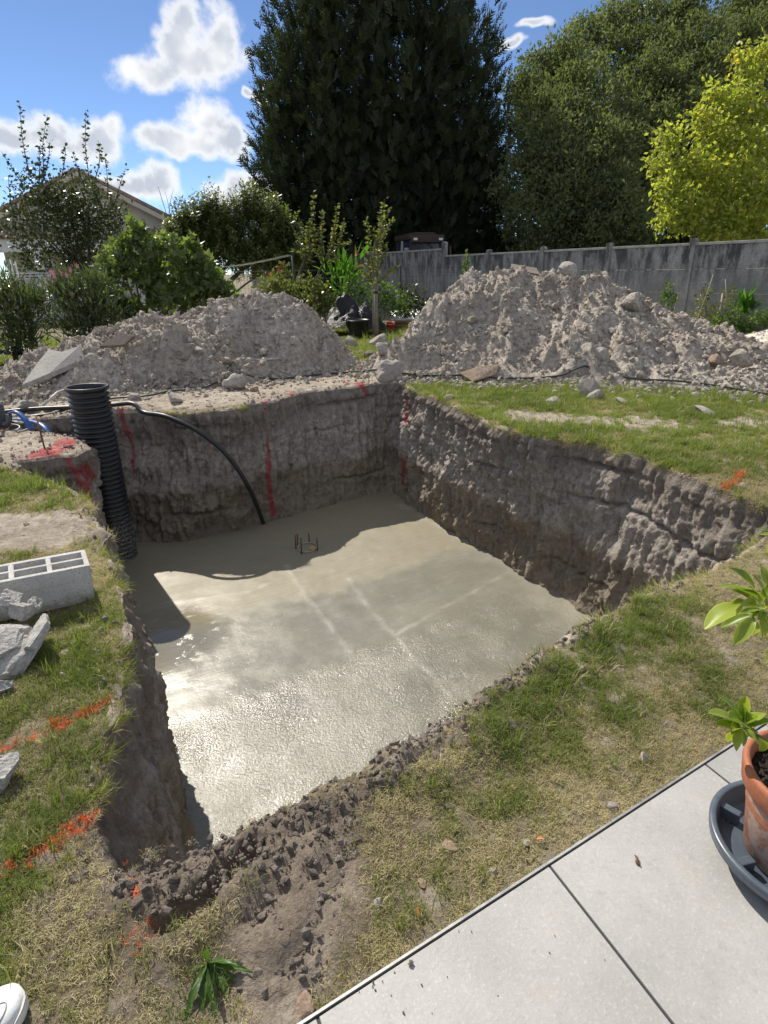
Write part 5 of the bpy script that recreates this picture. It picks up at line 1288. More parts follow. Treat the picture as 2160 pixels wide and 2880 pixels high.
MB().lathe([(.0, .035), (.16, .035), (.178, .04), (.188, .085), (.192, .088), (.203, .088), (.206, .083), (.203, .060), (.190, .052), (.180, .028), (.0, .026)], 64).build('tray', M['tray'], t, smooth=True)
for k in range(6):
    MB().box((.135, -.011, .034), (.186, .011, .072), mat=Matrix.Rotation(k * math.pi / 3 + 3.35, 4, 'Z'), bevel=.003).build('rib', M['tray'], t)
for k in range(4):
    a = k * math.pi / 2 + 3.9; w = MB(); w.lathe([(.0, -.011), (.018, -.011), (.0205, -.007), (.0205, .007), (.018, .011), (.0, .011)], 20)
    bmesh.ops.transform(w.bm, matrix=Matrix.Translation((.155 * math.cos(a), .155 * math.sin(a), .0205)) @ Matrix.Rotation(a + .8, 4, 'Z') @ Matrix.Rotation(R(90), 4, 'X'), verts=w.bm.verts[:])
    w.build('wheel', M['blackplastic'], t, smooth=True)
t = thing('flower_pot', 'terracotta pot with lime bloom standing in the blue saucer', 'pot', (PX, PY, .076))
MB().lathe([(.0, .0), (.112, .0), (.118, .006), (.146, .205), (.146, .212)], 64).build('body', M['pot'], t, smooth=True)
MB().lathe([(.146, .208), (.157, .208), (.161, .214), (.168, .262), (.166, .272), (.158, .276), (.150, .270), (.144, .235), (.14, .15)], 64).build('rim', M['terracotta'], t, smooth=True)
xs = np.linspace(-1, 1, 46); X, Y = np.meshgrid(xs, xs); rr = np.hypot(X, Y); Pq = xyz(X * .148, Y * .148, .236); Pq[:, 2] += .012 * fbm(Pq * 60, 3, 4) + .006 * np.maximum(0, .5 - worley(Pq * 110, 3))
idx = np.arange(46 * 46).reshape(46, 46); Q = np.stack([idx[:-1, :-1], idx[:-1, 1:], idx[1:, 1:], idx[1:, :-1]], -1).reshape(-1, 4); Q = Q[(rr.ravel()[Q] < 1.0).all(1)]
add('soil', mesh_np('soil', Pq, Q, True), M['potsoil'], t)
nb = 420; a = rng.uniform(0, 6.28, nb); r_ = .14 * np.sqrt(rng.random(nb)); Pb = np.column_stack([r_ * np.cos(a), r_ * np.sin(a), np.full(nb, .242)])
o = add('bark_chips', clod_mesh('bark_chips', Pb, .003 + .008 * rng.random(nb) ** 2), M['potsoil'], t); o['kind'] = 'stuff'
def citrus_leaf(seed, fold, curl, wid):
    r = np.random.default_rng(seed); V = []; n = 9
    for i in range(n):
        s = i / (n - 1); w = wid * math.sin(math.pi * min(1, s * .96 + .02)) ** .75 * (1 - .25 * s); zc = -curl * s * s
        for k in (-1, -.85, -.45, 0, .45, .85, 1):
            V.append((k * w, s, zc + fold * abs(k) * w * 1.2 + .012 * math.sin(9 * s + k * 2 + seed)))
    F = [(i * 7 + k, i * 7 + k + 1, i * 7 + k + 8, i * 7 + k + 7) for i in range(n - 1) for k in range(6)]
    V = np.array(V); edge = np.tile([1, .25, 0, 0, 0, .25, 1.], n)
    return mesh_np('leaf', V, np.array(F), True, {'edge': edge})
def citrus_mat():
    m, g, b = new_mat('variegated citrus leaf'); p = opos(g); nt = g.nt
    oi = g.n('ShaderNodeObjectInfo', out=5); e = attr(g, 'edge'); n = g.noise(p, 3, 4, .6)
    c = g.mix(oi, (.30, .37, .055), (.12, .21, .035)); c = g.mix(g.mr(g.m('ADD', e, g.m('MULTIPLY', g.m('SUBTRACT', n, .5), .5)), .35, .75), c, (.42, .46, .10))
    x = g.sep(p)[0]; c = g.mix(g.m('MULTIPLY', g.mr(g.m('ABSOLUTE', x), .016, .004), .5), c, (.40, .45, .13))
    link(g, c, b, 'Base Color'); b.inputs['Roughness'].default_value = .38; b.inputs['Specular IOR Level'].default_value = .45
    tr = g.n('ShaderNodeBsdfTranslucent', Color=g.mix(1.0, c, (1.5, 1.45, .5), 'MULTIPLY')); ms = g.n('ShaderNodeMixShader', i0=.42, i1=b.outputs[0], i2=tr)
    nt.links.new(ms, next(q for q in nt.nodes if q.type == 'OUTPUT_MATERIAL').inputs[0]); return m
M['citrus'] = citrus_mat()
CLEAF = [citrus_leaf(s, f, c, w) for s, f, c, w in ((1, .5, .15, .25), (2, .3, .25, .28), (3, .7, .10, .23), (4, .2, .3, .31), (5, .5, -.1, .24))]
for me in CLEAF: me.materials.append(M['citrus'])
def place_leaf(parent, base, tip, k, roll, off, meshes=CLEAF, name='leaf', ws=1.0):
    b, t_ = Vector(base), Vector(tip); d = t_ - b; L = d.length; y = d.normalized(); up = Vector((0, 0, 1)) if abs(y.z) < .95 else Vector((0, 1, 0))
    x = y.cross(up).normalized(); z = x.cross(y); q = Matrix((x, y, z)).transposed().to_4x4() @ Matrix.Rotation(roll, 4, 'Y')
    return add(name, meshes[k % len(meshes)], None, parent, b - off, q.to_euler(), (L * ws, L, L))
t = thing('citrus_plant', 'young citrus shrub with yellow edged leaves growing in the terracotta pot', 'plant', (PX, PY, .31)); off = Vector((PX, PY, .31))
c1, c2 = at_y(2128, 1715, 1.12), at_y(2088, 2044, 1.10)
stemm = plain('green stem', (.10, .13, .04), .6)
tube_obj('stem', [(0, 0, -.03), (.02, .01, .15), (.05, .02, .35), (.08, .03, .55)], [.010, .009, .007, .005], stemm, t, 8, 4)
tube_obj('branch', [(.045, .02, .32), (c1 - off).lerp(Vector((.045, .02, .32)), .5), c1 - off], [.006, .005, .003], stemm, t, 7, 4)
tube_obj('branch', [(.005, .0, .02), (c2 - off).lerp(Vector((.0, 0, .03)), .5) + Vector((0, 0, .01)), c2 - off], [.005, .004, .003], stemm, t, 7, 4)
LV = [((2122,1655),(2063,1591),.02),((2125,1680),(2036,1621),0),((2118,1690),(2061,1655),.015),((2085,1702),(1982,1735),-.04),((2112,1730),(2031,1770),.01),((2122,1738),(2064,1811),-.03),((2115,1700),(2066,1682),-.02),((2130,1700),(2088,1700),-.04),((2135,1690),(2130,1640),-.02),
      ((2140,1700),(2180,1640),0),((2140,1715),(2200,1700),-.03),((2140,1730),(2190,1790),0),((2135,1740),(2150,1800),-.02),((2150,1680),(2140,1615),.02),((2120,1745),(2110,1790),.03),((2145,1720),(2165,1760),-.03),
      ((2170,1500),(2142,1478),0),((2180,1510),(2135,1500),.02),((2190,1520),(2150,1545),.0),((2190,1850),(2150,1860),.0),((2180,1830),(2155,1835),.03),((2160,1650),(2150,1590),.03),((2170,1640),(2200,1580),0)]
LV2 = [((2085,2035),(2047,1947),.02),((2092,2030),(2096,1953),.02),((2080,2040),(2017,1982),0),((2080,2046),(2009,2045),-.02),((2085,2052),(2068,2108),-.05),((2095,2045),(2147,2070),-.01),((2092,2052),(2143,2096),-.02),((2098,2035),(2147,1994),.02),((2090,2035),(2080,1985),-.02),((2100,2035),(2125,2000),-.04),((2082,2038),(2045,1995),.04),((2085,2045),(2060,2050),-.05),((2090,2040),(2078,2000),-.05),((2080,2050),(2055,2095),.03),((2100,2045),(2180,2020),.0),((2110,2045),(2165,2095),.03)]
for i, (a, b, dy) in enumerate(LV): place_leaf(t, at_y(*a, 1.12 + dy * .3), at_y(*b, 1.12 + dy), i, random.uniform(-.5, .5), off)
for i, (a, b, dy) in enumerate(LV2): place_leaf(t, at_y(*a, 1.10 + dy * .3), at_y(*b, 1.10 + dy), i + 1, random.uniform(-.5, .5), off)
for k in range(26):                                  # small leaves filling both rosettes
    cc, n_ = (c1, 15) if k < 15 else (c2, 11); a = k * 2.4; d = Vector((math.cos(a), .5 * math.sin(a), .55 * math.sin(a * 1.7) + .15)).normalized()
    b0 = cc + Vector((.02 if k < 15 else .0, 0, 0)) + d * .008; place_leaf(t, b0, b0 + d * random.uniform(.028, .05), k, random.uniform(-.6, .6), off)
for k in range(34):                                  # upper branches outside the picture
    p = Vector((PX + .08 + random.gauss(.10, .07), PY + random.gauss(.05, .08), .31 + random.uniform(.3, .68))); d = Vector((random.gauss(0, 1), random.gauss(0, 1), random.gauss(0, .6))).normalized() * .08
    if at_y(2160, 1500, p.y).x + .06 < min(p.x, p.x + d.x): place_leaf(t, p, p + d, k, random.uniform(-.6, .6), off)
# dock weed in the foreground soil
def dock_leaf(seed):
    V = []; n = 11; r = np.random.default_rng(seed)
    for i in range(n):
        s = i / (n - 1); w = .17 * (math.sin(math.pi * min(1, s * .9 + .08)) ** 1.1) * (1 + .12 * math.sin(i * 2.1 + seed)); zc = .10 * s - .32 * s * s
        for k in (-1, -.5, 0, .5, 1): V.append((k * w, s, zc + .22 * abs(k) * w + .02 * math.sin(s * 14 + k * 3 + seed)))
    F = [(i * 5 + k, i * 5 + k + 1, i * 5 + k + 6, i * 5 + k + 5) for i in range(n - 1) for k in range(4)]
    return mesh_np('leaf', np.array(V), np.array(F), True, {'var': np.full(len(V), r.random())})
M['dock'] = leaf_mat('dock leaves', (.05, .10, .02), (.09, .17, .03), .4, .42, .4)
DL = [dock_leaf(s) for s in range(4)]
for me in DL: me.materials.append(M['dock'])
c = spot(592, 2745); t = thing('dock_weed', 'green broad leaved weed rosette in the bare soil by the terrace', 'weed', (c.x, c.y, c.z)); off = Vector(c)
for i, (x, y, dz) in enumerate(((572,2640,.12),(700,2715,.05),(510,2870,.02),(612,2885,.02),(665,2690,.06),(540,2790,.05),(655,2820,.02),(560,2870,.015),(530,2730,.04),(690,2780,.02))):
    p = spot(x, y); k = (EYE - dz) / EYE; place_leaf(t, c + Vector((0, 0, .008)), (p.x * k, p.y * k, dz + c.z * .5), i, random.uniform(-.4, .4), off, DL, 'leaf', .48)
# bits on the terrace and in the grass
o = add('dirt_crumbs', None); COL.objects.unlink(o); bpy.data.objects.remove(o)
cr = [(1155,2710,.011),(1152,2716,.008),(1050,2765,.005),(1055,2785,.004),(1100,2800,.003),(1135,2850,.005),(1185,2770,.005),(1258,2748,.003),(1325,2620,.004),(1560,2632,.003),(1290,2620,.003),(1048,2775,.004),(1075,2760,.003),(1545,2680,.003),(1110,2735,.003),(1400,2800,.0025),(1700,2700,.0025),(1010,2790,.003),(1215,2850,.003)]
PC = []
for x, y, s in cr: d = ray(x, y); k = (.0405 - EYE) / d.z; PC.append((d.x * k, k, .0405 + s * .5))
o = add('dirt_crumbs', clod_mesh('dirt_crumbs', np.array(PC), np.array([c[2] * .62 for c in cr]), CLODS2), M['darkclod']); tag(o, 'dark soil crumbs spilled on the terrace tiles', 'crumbs', kind='stuff')
d = ray(1790, 2420); k = (.0415 - EYE) / d.z; p = Vector((d.x * k, k, .0435))
tag(tube_obj('catkin', [p + Vector((0, .014, .0)), p + Vector((.003, .004, .003)), p + Vector((-.002, -.008, .001)), p + Vector((.004, -.016, 0))], [.001, .003, .0045, .002], M['rust'], None, 6, 4), 'curled brown catkin lying on a terrace tile', 'catkin')
M['deadleaf'] = plain('orange dead leaf', (.45, .16, .05), .7, var=.3, scale=30)
for x, y, s in sorted(((1172, 2578, .020), (1528, 2388, .024), (1946, 2140, .016)), reverse=True):
    fl_n = globals().get('fl_n', -1) + 1
    p = spot(x, y); me = CLEAF[0].copy(); me.materials.clear(); me.materials.append(M['deadleaf'])
    tag(add('fallen_leaf', me, None, None, (p.x, p.y, p.z + .022), (random.uniform(-.4, .4), random.uniform(-.4, .4), x), s), 'small orange dead leaf in the grass, %s along the terrace edge from the pot' % ORD[fl_n], 'leaf', 'fallen leaves by the terrace')

# ------------------------------------------------------------------ sneaker
M['shoe'] = plain('white leather', (.66, .67, .67), .55, var=.06, scale=30, bmp=.0006)
M['sole'] = plain('white rubber', (.72, .71, .67), .5, var=.05)
M['seam'] = plain('grey seam', (.30, .31, .31), .7)
def build_shoe():
    t = thing('sneaker', 'white perforated leather sneaker standing on the lawn at the picture corner', 'shoe', (-.842, .815, .018), (0, 0, R(-10)))
    T = np.linspace(0, 1, 30); half = np.interp(T, [0, .06, .15, .3, .5, .65, .75, .85, .93, .975, 1], [.008, .024, .031, .033, .035, .044, .048, .046, .037, .022, .004]); Y = -.29 + .29 * T
    cx = .006 * np.sin(T * 3.1); topz = np.interp(T, [0, .1, .3, .45, .6, .75, .88, .96, 1], [.085, .092, .088, .086, .070, .056, .046, .038, .024])
    def loft(hs, z0, z1, n, ex):
        V = []
        for h, y, c, a, b in zip(hs, Y, cx, z0, z1):
            for k in range(n):
                th = math.pi * k / (n - 1); x = math.copysign(abs(math.cos(th)) ** ex, math.cos(th)) * h; V.append((c + x, y, a + (b - a) * math.sin(th) ** ex))
        F = [(i * n + k, i * n + k + 1, (i + 1) * n + k + 1, (i + 1) * n + k) for i in range(len(Y) - 1) for k in range(n - 1)]
        return np.array(V), np.array(F)
    V, F = loft(half * .97, np.full(30, .022), topz, 17, .75); add('upper', mesh_np('upper', V, F, True), M['shoe'], t)
    V = []; n = 4; hs = half + .005
    for side in (1, -1):
        for h, y, c in zip(hs, Y, cx):
            tz = .0; V += [(c + side * h * .93, y, 0), (c + side * h, y, .006), (c + side * h, y, .025), (c + side * h * .95, y, .029)]
    F = [(s * 120 + i * 4 + k, s * 120 + i * 4 + k + 1, s * 120 + (i + 1) * 4 + k + 1, s * 120 + (i + 1) * 4 + k) for s in (0, 1) for i in range(29) for k in range(3)]
    F += [(i * 4 + q, (i + 1) * 4 + q, 120 + (i + 1) * 4 + q, 120 + i * 4 + q) for i in range(29) for q in (0, 3)] + [(116 + k, 117 + k, 237 + k, 236 + k) for k in range(3)]
    add('sole', mesh_np('sole', np.array(V), np.array(F), True), M['sole'], t)
    def top(x, y):
        i = np.interp(y, Y, T); h = np.interp(i, T, half) * .97; zt = np.interp(i, T, topz); u = min(.98, abs((x - np.interp(i, T, cx)) / h)); return .022 + (zt - .022) * (1 - u ** (1 / .75 * 1.0)) ** .5 if False else .022 + (zt - .022) * math.sin(math.acos(u ** (1 / .75))) ** .75
    def on(x, y, e=.001): return (x, y, top(x, y) + e)
    s1 = [on(x, y) for x, y in ((.041, -.115), (.036, -.085), (.030, -.06), (.018, -.045), (.004, -.052), (-.008, -.045), (-.022, -.055), (-.034, -.085), (-.038, -.115))]
    tube_obj('toe_seam', s1, .0014, M['seam'], t, 6, 5)
    for sx in (1, -1): tube_obj('eyelet_seam', [on(sx * x, y) for x, y in ((.012, -.062), (.014, -.09), (.016, -.13), (.018, -.17))], .0012, M['seam'], t, 6, 5)
    for k in range(4):
        y = -.085 - k * .025; tube_obj('lace', [on(-.017, y, .003), on(0, y + .004, .007), on(.017, y, .003)], .0032, M['sole'], t, 8, 4)
    mb = MB()
    for r_ in range(4):
        for q in range(4):
            for sx in (1, -1):
                x, y = sx * (.020 + .0045 * q - .001 * r_), -.072 - .009 * r_ - .004 * (q % 2); z = top(x, y)
                mb.tube([(x, y, z - .002), (x, y, z + .0006)], .0012, 6)
    o = mb.build('perforations', M['seam'], t); o['kind'] = 'stuff'
build_shoe()

# ------------------------------------------------------------------ clutter between the heaps
M['sheet'] = plain('black plastic sheeting', (.008, .008, .009), .38, var=.5, scale=5, bmp=.02, spec=.3)
def sheet(name, label, cx, cy, w, d, peaks, seed, zc=0.0):
    n = 60; X, Y = np.meshgrid(np.linspace(-w, w, n), np.linspace(-d, d, n)); Z = np.zeros_like(X)
    for x, y, h, r in peaks: Z = np.maximum(Z, h * np.clip(1 - np.hypot((X - x) / r, (Y - y) / (r * 1.1)), 0, 1) ** .8)
    P = xyz(X, Y); Z = Z.ravel() * (1 + .35 * fbm(P * 2.2, 3, seed)) + .05 * np.abs(fbm(P * 5, 3, seed + 3)) + .012
    P2 = np.column_stack([P[:, 0] + .08 * perlin(P * 3, seed + 5), P[:, 1], Z]); idx = np.arange(n * n).reshape(n, n)
    Q = np.stack([idx[:-1, :-1], idx[:-1, 1:], idx[1:, 1:], idx[1:, :-1]], -1).reshape(-1, 4)
    rr = (X / w) ** 2 + (Y / d) ** 2 + .25 * fbm(P * 2.5, 2, seed + 8).reshape(n, n); Q = Q[(rr.ravel()[Q] < 1).all(1)]
    return tag(add(name, mesh_np(name, P2, Q, True), M['sheet'], None, (cx, cy, zc)), label, 'sheet')
sheet('plastic_sheet', 'large crumpled black plastic sheeting heaped behind the tub', -.72, 15.2, .95, .6, [(-.15, 0, 1.0, .65), (.35, .1, .8, .6), (-.6, -.1, .3, .5)], 5)
sheet('plastic_sheet', 'peaked piece of black sheeting next to the lower heap', -1.72, 15.0, .55, .5, [(-.1, 0, .85, .5), (.25, 0, .3, .4)], 15)
sheet('plastic_sheet', 'low black ground sheet below the oleanders', -6.6, 11.0, 1.1, .35, [(-.6, 0, .3, .6), (0, 0, .34, .7), (.6, 0, .26, .6)], 25)
t = thing('tub', 'dark plastic builders tub in front of the black sheeting', 'tub', (-.52, 14.5, 0))
MB().lathe([(.0, .0), (.20, .0), (.205, .01), (.245, .40), (.262, .405), (.264, .43), (.25, .435), (.236, .40), (.195, .03), (.0, .025)], 40).build('shell', M['blackplastic'], t, smooth=True)
MB().tube([(.264 * math.cos(a), .264 * math.sin(a), .415) for a in np.linspace(4.0, 4.6, 7)], .012, 6).build('handle', M['blackplastic'], t, smooth=True)
t = thing('bucket', 'small bright red plastic bucket beside the boards', 'bucket', (.26, 15.4, .08))
MB().lathe([(.0, .0), (.085, .0), (.11, .20), (.118, .202), (.118, .215), (.108, .213), (.084, .01), (.0, .008)], 32).build('shell', plain('red plastic', (.62, .02, .025), .4, var=.1), t, smooth=True)
MB().tube(catmull([(-.115, 0, .205), (-.1, -.07, .18), (0, -.125, .165), (.1, -.07, .18), (.115, 0, .205)], 5), .004, 6).build('bail', M['white'], t, smooth=True)
M['galv'] = plain('galvanised sheet', (.50, .52, .54), .35, .75, var=.15, scale=6)
def corrugated(w, d):
    xs = np.linspace(0, w, 160); V = []
    for y in np.linspace(0, d, 3): V += [(x, y, .018 * math.sin(x * 2 * math.pi / .076)) for x in xs]
    F = [(j * 160 + i, j * 160 + i + 1, (j + 1) * 160 + i + 1, (j + 1) * 160 + i) for j in range(2) for i in range(159)]
    me = mesh_np('metal_sheet', np.array(V), np.array(F), True); me.materials.append(M['galv']); return me
cs = corrugated(2.4, .75)
for k, (x, y, z, r, lab) in enumerate(((.35, 16.6, .28, .10, 'topmost corrugated metal sheet in the stack behind the bucket'), (.36, 16.5, .22, .08, 'second corrugated metal sheet of the stack behind the bucket'), (.62, 16.0, .10, .14, 'corrugated metal sheet lying lowest in front of the stack'), (.64, 16.05, .155, .12, 'corrugated metal sheet lying upper in front of the stack'))):
    o = add('metal_sheet', cs, None, None, (x, y, z), (R(16), 0, r)); sd = o.modifiers.new('thick', 'SOLIDIFY'); sd.thickness = .004; tag(o, lab, 'metal sheet', 'corrugated sheets')
MB_ = MB().box((.4, 16.3, -.02), (2.9, 17.1, .19)); tag(MB_.build('pallet', M['board']), 'low timber stack under the corrugated metal sheets', 'timber')
M['plank'] = plain('brown timber', (.15, .085, .055), .8, var=.35, scale=3)
for k in range(7):
    x, y, z, a = .28 + .03 * (k % 3), 15.9 - .06 * (k % 2), .03 + .045 * k, R(-6 + 3 * (k % 4))
    tag(MB().box((0, -.09, 0), (1.05 + .1 * (k % 3), .09, .038), bevel=.004).build('plank', M['plank'] if k < 6 else M['oldslab'], loc=(x, y, z), rot=(0, R(1.5), a)), ('brown timber plank behind the red bucket, %s up in the pile' % ORD[k]) if k < 6 else 'pale grey board on top of the timber pile behind the red bucket', 'plank', 'planks behind the bucket')

# ------------------------------------------------------------------ fences, lines, house, tractor
M['fencegreen'] = plain('dark green coated steel', (.02, .045, .033), .5, var=.2)
M['galvwire'] = plain('pale line', (.42, .41, .30), .8)
def fence(label, pts, h=1.55):
    t = thing('wire_fence', label, 'fence', (pts[0][0], pts[0][1], 0)); o = Vector((pts[0][0], pts[0][1], 0))
    for p in pts: MB().box((-.025, -.025, -.1), (.025, .025, h + .06)).build('post', M['fencegreen'], t, loc=(p[0] - o.x, p[1] - o.y, 0))
    for a, b in zip(pts[:-1], pts[1:]):
        A, B = Vector((*a, 0)) - o, Vector((*b, 0)) - o; L = (B - A).length; mb = MB(); d = (B - A).normalized()
        for k in range(int(L / .10)): mb.tube([A + d * (.1 * k + .05), A + d * (.1 * k + .05) + Vector((0, 0, h))], .0032, 3, False)
        for k in range(8): mb.tube([A + Vector((0, 0, .03 + k * .215)), B + Vector((0, 0, .03 + k * .215))], .0042, 3, False)
        q = mb.build('wire_mesh', M['fencegreen'], t); q['kind'] = 'stuff'
fence('green wire mesh fence running between the shrubs and the concrete wall', [(-9.4, 14.4), (-6.9, 15.5), (-4.2, 17.0), (-1.55, 17.6), (.62, 18.2), (2.45, 18.3)])
t = thing('clothes_rack', 'white tubular clothes rack behind the oleanders', 'rack', (-7.9, 12.6, 0)); o0 = Vector((-7.9, 12.6, 0))
for (a, b) in (((-40, 771), (135, 768)), ((-40, 779), (128, 776)), ((-40, 787), (118, 784)), ((90, 815), (140, 813))): tube_obj('rail', [at_y(*a, 12.6) - o0, at_y(*b, 12.6) - o0], .010, M['white'], t, 6)
for (a, b) in (((28, 730), (60, 860)), ((42, 735), (75, 870)), ((20, 745), (48, 860))):
    p, q = at_y(*a, 12.6) - o0, at_y(*b, 12.6) - o0; q = p + (q - p) * (p.z + .02) / max(.01, p.z - q.z); tube_obj('leg', [p, q], .012, M['white'], t, 6)
t = thing('clothes_line', 'bundle of pale washing lines strung before the concrete wall', 'line', (-2.6, 16.8, 0)); o0 = Vector((-2.6, 16.8, 0))
pe = at_y(822, 718, 16.8)
MB().tube([pe - o0, Vector((pe.x, pe.y, -.1)) - o0], .03, 8).build('post', M['fencegreen'], t, smooth=True)
MB().tube([pe - o0 + Vector((0, -.45, 0)), pe - o0 + Vector((0, .45, 0))], .012, 8).build('crossbar', M['fencegreen'], t, smooth=True)
pl = at_y(500, 756, 16.2)
MB().tube([pl - o0, Vector((pl.x, pl.y, -.1)) - o0], .03, 8).build('post', M['fencegreen'], t, smooth=True)
for k in range(4):
    e = Vector((0, -.42 + .28 * k, .01)); tube_obj('line', [pe - o0 + e, (pe - o0 + e).lerp(pl - o0 + e * .8, .5) + Vector((0, 0, -.10)), pl - o0 + e * .8], .0035, M['galvwire'], t, 5, 8)
# house
M['render'] = plain('cream render', (.58, .52, .44), .9, var=.12, scale=2)
M['whitewall'] = plain('white render', (.66, .66, .64), .9, var=.08, scale=2)
M['rooftile'] = plain('clay roof tile', (.29, .225, .185), .85, var=.4, scale=5)
M['zinc'] = plain('zinc', (.30, .31, .32), .45, .6)
def build_house():
    hx, hy = -10.7, 24.0; t = thing('house', 'cream gabled house with clay tile roof behind the pear tree', 'house', (hx, hy, 0), (0, 0, R(22)))
    w, e, pk, dp = 2.85, 3.42, 4.86, 9.0
    mb = MB(); mb.poly([(-w, 0, 0), (w, 0, 0), (w, 0, e), (0, 0, pk - .06), (-w, 0, e), (-w, dp, 0), (w, dp, 0), (w, dp, e), (0, dp, pk - .06), (-w, dp, e)], [(0, 1, 2, 3, 4), (9, 8, 7, 6, 5), (1, 6, 7, 2), (0, 4, 9, 5)]); mb.build('wall', M['render'], t)
    sl = (pk - e) / w; ov = .42
    for s in (1, -1):
        q = [(0, -.35, pk + .02), (s * (w + ov), -.35, e - sl * ov + .02), (s * (w + ov), dp + .3, e - sl * ov + .02), (0, dp + .3, pk + .02)]
        mb = MB(); mb.poly(q + [(x, y, z + .11) for x, y, z in q], [(0, 1, 2, 3), (4, 7, 6, 5), (0, 4, 5, 1), (1, 5, 6, 2), (2, 6, 7, 3), (3, 7, 4, 0)]); r = mb.build('roof', M['rooftile'], t)
        mb = MB()
        for k in range(32):
            y = -.3 + k * .29; mb.tube([Vector((0, y, pk + .13)), Vector((s * (w + ov), y, e - sl * ov + .13))], .085, 6, True)
        c = mb.build('cover_tiles', M['rooftile'], r, smooth=True); c['kind'] = 'stuff'
        mb = MB(); q2 = [(0, -.37, pk - .12), (s * (w + ov), -.37, e - sl * ov - .12)]
        mb.poly([q2[0], q2[1], (q2[1][0], -.37, q2[1][2] + .17), (0, -.37, pk + .05)], [(0, 1, 2, 3)]); mb.build('barge_board', M['render'], t)
    MB().tube([(w + ov - .02, -.35, e - sl * ov - .02), (w + ov - .02, dp, e - sl * ov - .02)], .07, 8).build('gutter', M['zinc'], t, smooth=True)
    MB().tube(catmull([(w + ov - .02, -.25, e - sl * ov - .05), (w + ov - .06, -.2, e - .32), (w + .08, -.1, e - .42), (w + .05, -.06, e - .75), (w + .05, -.06, .1)], 4), .045, 8).build('downpipe', M['zinc'], t, smooth=True)
    # lean-to in front of the gable
    q = [(-w - 2.4, -1.5, 2.70), (w + .55, -1.5, 2.70), (w + .55, 0, 3.02), (-w - 2.4, 0, 3.02)]
    mb = MB(); mb.poly(q + [(x, y, z + .07) for x, y, z in q], [(0, 1, 2, 3), (4, 7, 6, 5), (0, 4, 5, 1), (1, 5, 6, 2), (2, 6, 7, 3), (3, 7, 4, 0)]); r = mb.build('porch_roof', M['rooftile'], t)
    mb = MB()
    for k in range(36): x = -w - 2.3 + k * .235; mb.tube([Vector((x, -1.56, 2.78)), Vector((x, 0, 3.10))], .075, 6)
    c = mb.build('cover_tiles', M['rooftile'], r, smooth=True); c['kind'] = 'stuff'
    MB().box((-w - 2.35, -1.45, 2.30), (w + .5, -1.3, 2.70)).build('fascia', M['whitewall'], t)
    for x in (-w - 2.2, -w + 1.2, w - 1.4, w + .25): MB().box((x - .13, -1.48, 0), (x + .13, -1.22, 2.3)).build('pillar', M['whitewall'], t)
    MB().box((-w + .02, -.03, .0), (w - .02, -.005, 2.35)).build('porch_wall', M['whitewall'], t)
build_house()
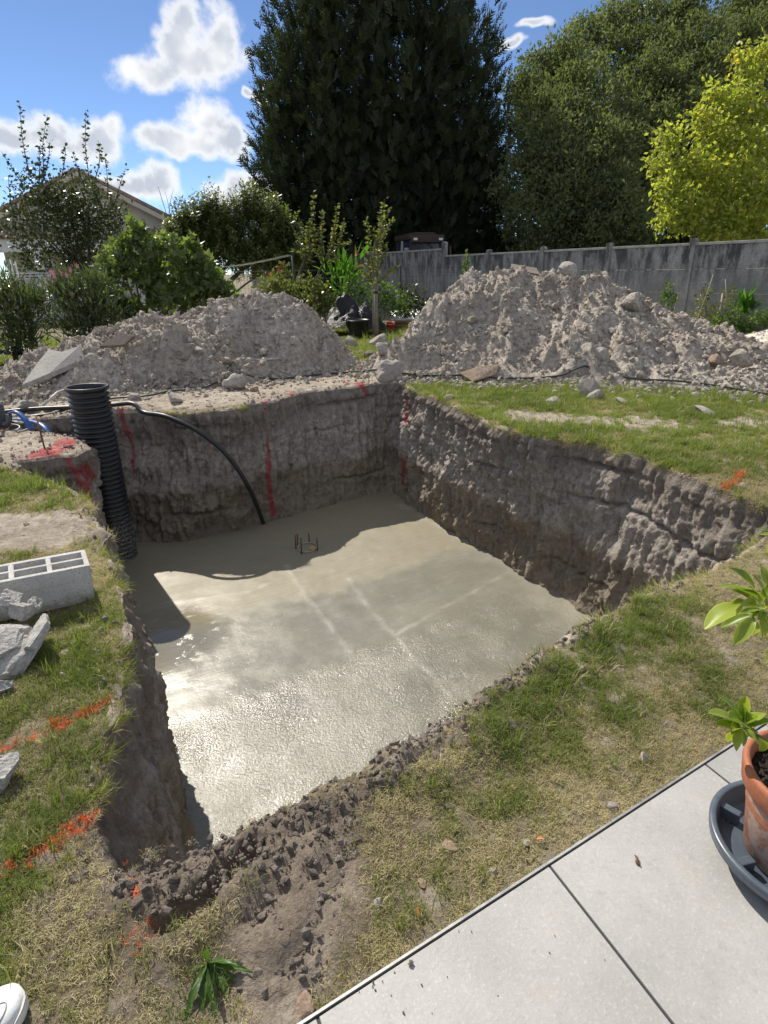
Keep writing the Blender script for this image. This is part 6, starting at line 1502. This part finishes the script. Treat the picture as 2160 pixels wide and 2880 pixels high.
# tractor
def build_tractor():
    c = at_y(1180, 700, 23.6); t = thing('tractor', 'old rusty tractor whose cab shows above the concrete wall', 'tractor', (c.x, 23.6, 0), (0, 0, R(22)))
    br = plain('rusty brown cab', (.055, .032, .024), .7, var=.4, scale=7); dk = plain('black rubber', (.02, .02, .02), .8)
    gl, g, b = new_mat('dull cab glass'); b.inputs['Base Color'].default_value = (.035, .05, .075, 1); b.inputs['Roughness'].default_value = .12; b.inputs['Metallic'].default_value = .0
    z0, z1 = 1.2, 2.52
    for x in (-.62, .62):
        for y, lean in ((-.55, .04), (.65, -.02)): MB().tube([(x * 1.08, y - lean, z0), (x * .94, y + lean, z1)], .045, 6).build('pillar', br, t)
    MB().tube([(-.70, .12, z0), (-.60, .18, z1)], .05, 6).build('door_pillar', M['conduit'], t)
    MB().box((-.68, -.68, z1 - .05), (.68, .78, z1 + .12), bevel=.04).build('roof', br, t)
    MB().box((-.42, -.45, z1 + .12), (.42, .5, z1 + .20), bevel=.03).build('roof_hatch', br, t)
    MB().box((-.66, -.70, z1 - .14), (.66, -.62, z1 + .06), bevel=.02).build('visor', br, t)
    w = MB(); w.poly([(-.64, -.575, z0 + .1), (.64, -.575, z0 + .1), (.57, -.50, z1 - .05), (-.57, -.50, z1 - .05)], [(0, 1, 2, 3)]); ws = w.build('windscreen', gl, t)
    tube_obj('wiper', [(.05, -.56, z1 - .10), (.25, -.575, z1 - .32), (.42, -.585, z1 - .45)], .014, dk, ws, 5)
    for s in (-1, 1):
        w = MB(); w.poly([(s * .655, -.5, z0 + .1), (s * .655, .6, z0 + .1), (s * .60, .58, z1 - .06), (s * .60, -.46, z1 - .06)], [(0, 1, 2, 3)]); w.build('side_window', gl, t)
        MB().box((s * .5 - .075, -.735, z1 - .07), (s * .5 + .075, -.70, z1 + .01), bevel=.01).build('work_light', M['white'], t)
        MB().box((s * .62 - .06, -.6, .5), (s * .62 + .06, .7, z0 + .12), bevel=.02).build('cab_side', br, t)
        wh = MB().lathe([(.25, -.2), (.68, -.2), (.74, -.12), (.74, .12), (.68, .2), (.25, .2), (.25, -.2)], 28); bmesh.ops.transform(wh.bm, matrix=Matrix.Translation((s * .85, .35, .74)) @ Matrix.Rotation(R(90), 4, 'Y'), verts=wh.bm.verts[:]); wh.build('wheel', dk, t, smooth=True)
    MB().box((-.36, -2.4, .62), (.36, -.6, 1.3), bevel=.06).build('bonnet', br, t)
    for s in (-1, 1):
        wh = MB().lathe([(.18, -.12), (.42, -.12), (.46, -.07), (.46, .07), (.42, .12), (.18, .12), (.18, -.12)], 24); bmesh.ops.transform(wh.bm, matrix=Matrix.Translation((s * .62, -1.95, .46)) @ Matrix.Rotation(R(90), 4, 'Y'), verts=wh.bm.verts[:]); wh.build('wheel', dk, t, smooth=True)
    tube_obj('exhaust', [(.9, -.7, .9), (.92, -.7, 1.9), (.9, -.68, 2.25)], .04, br, t, 8)
build_tractor()
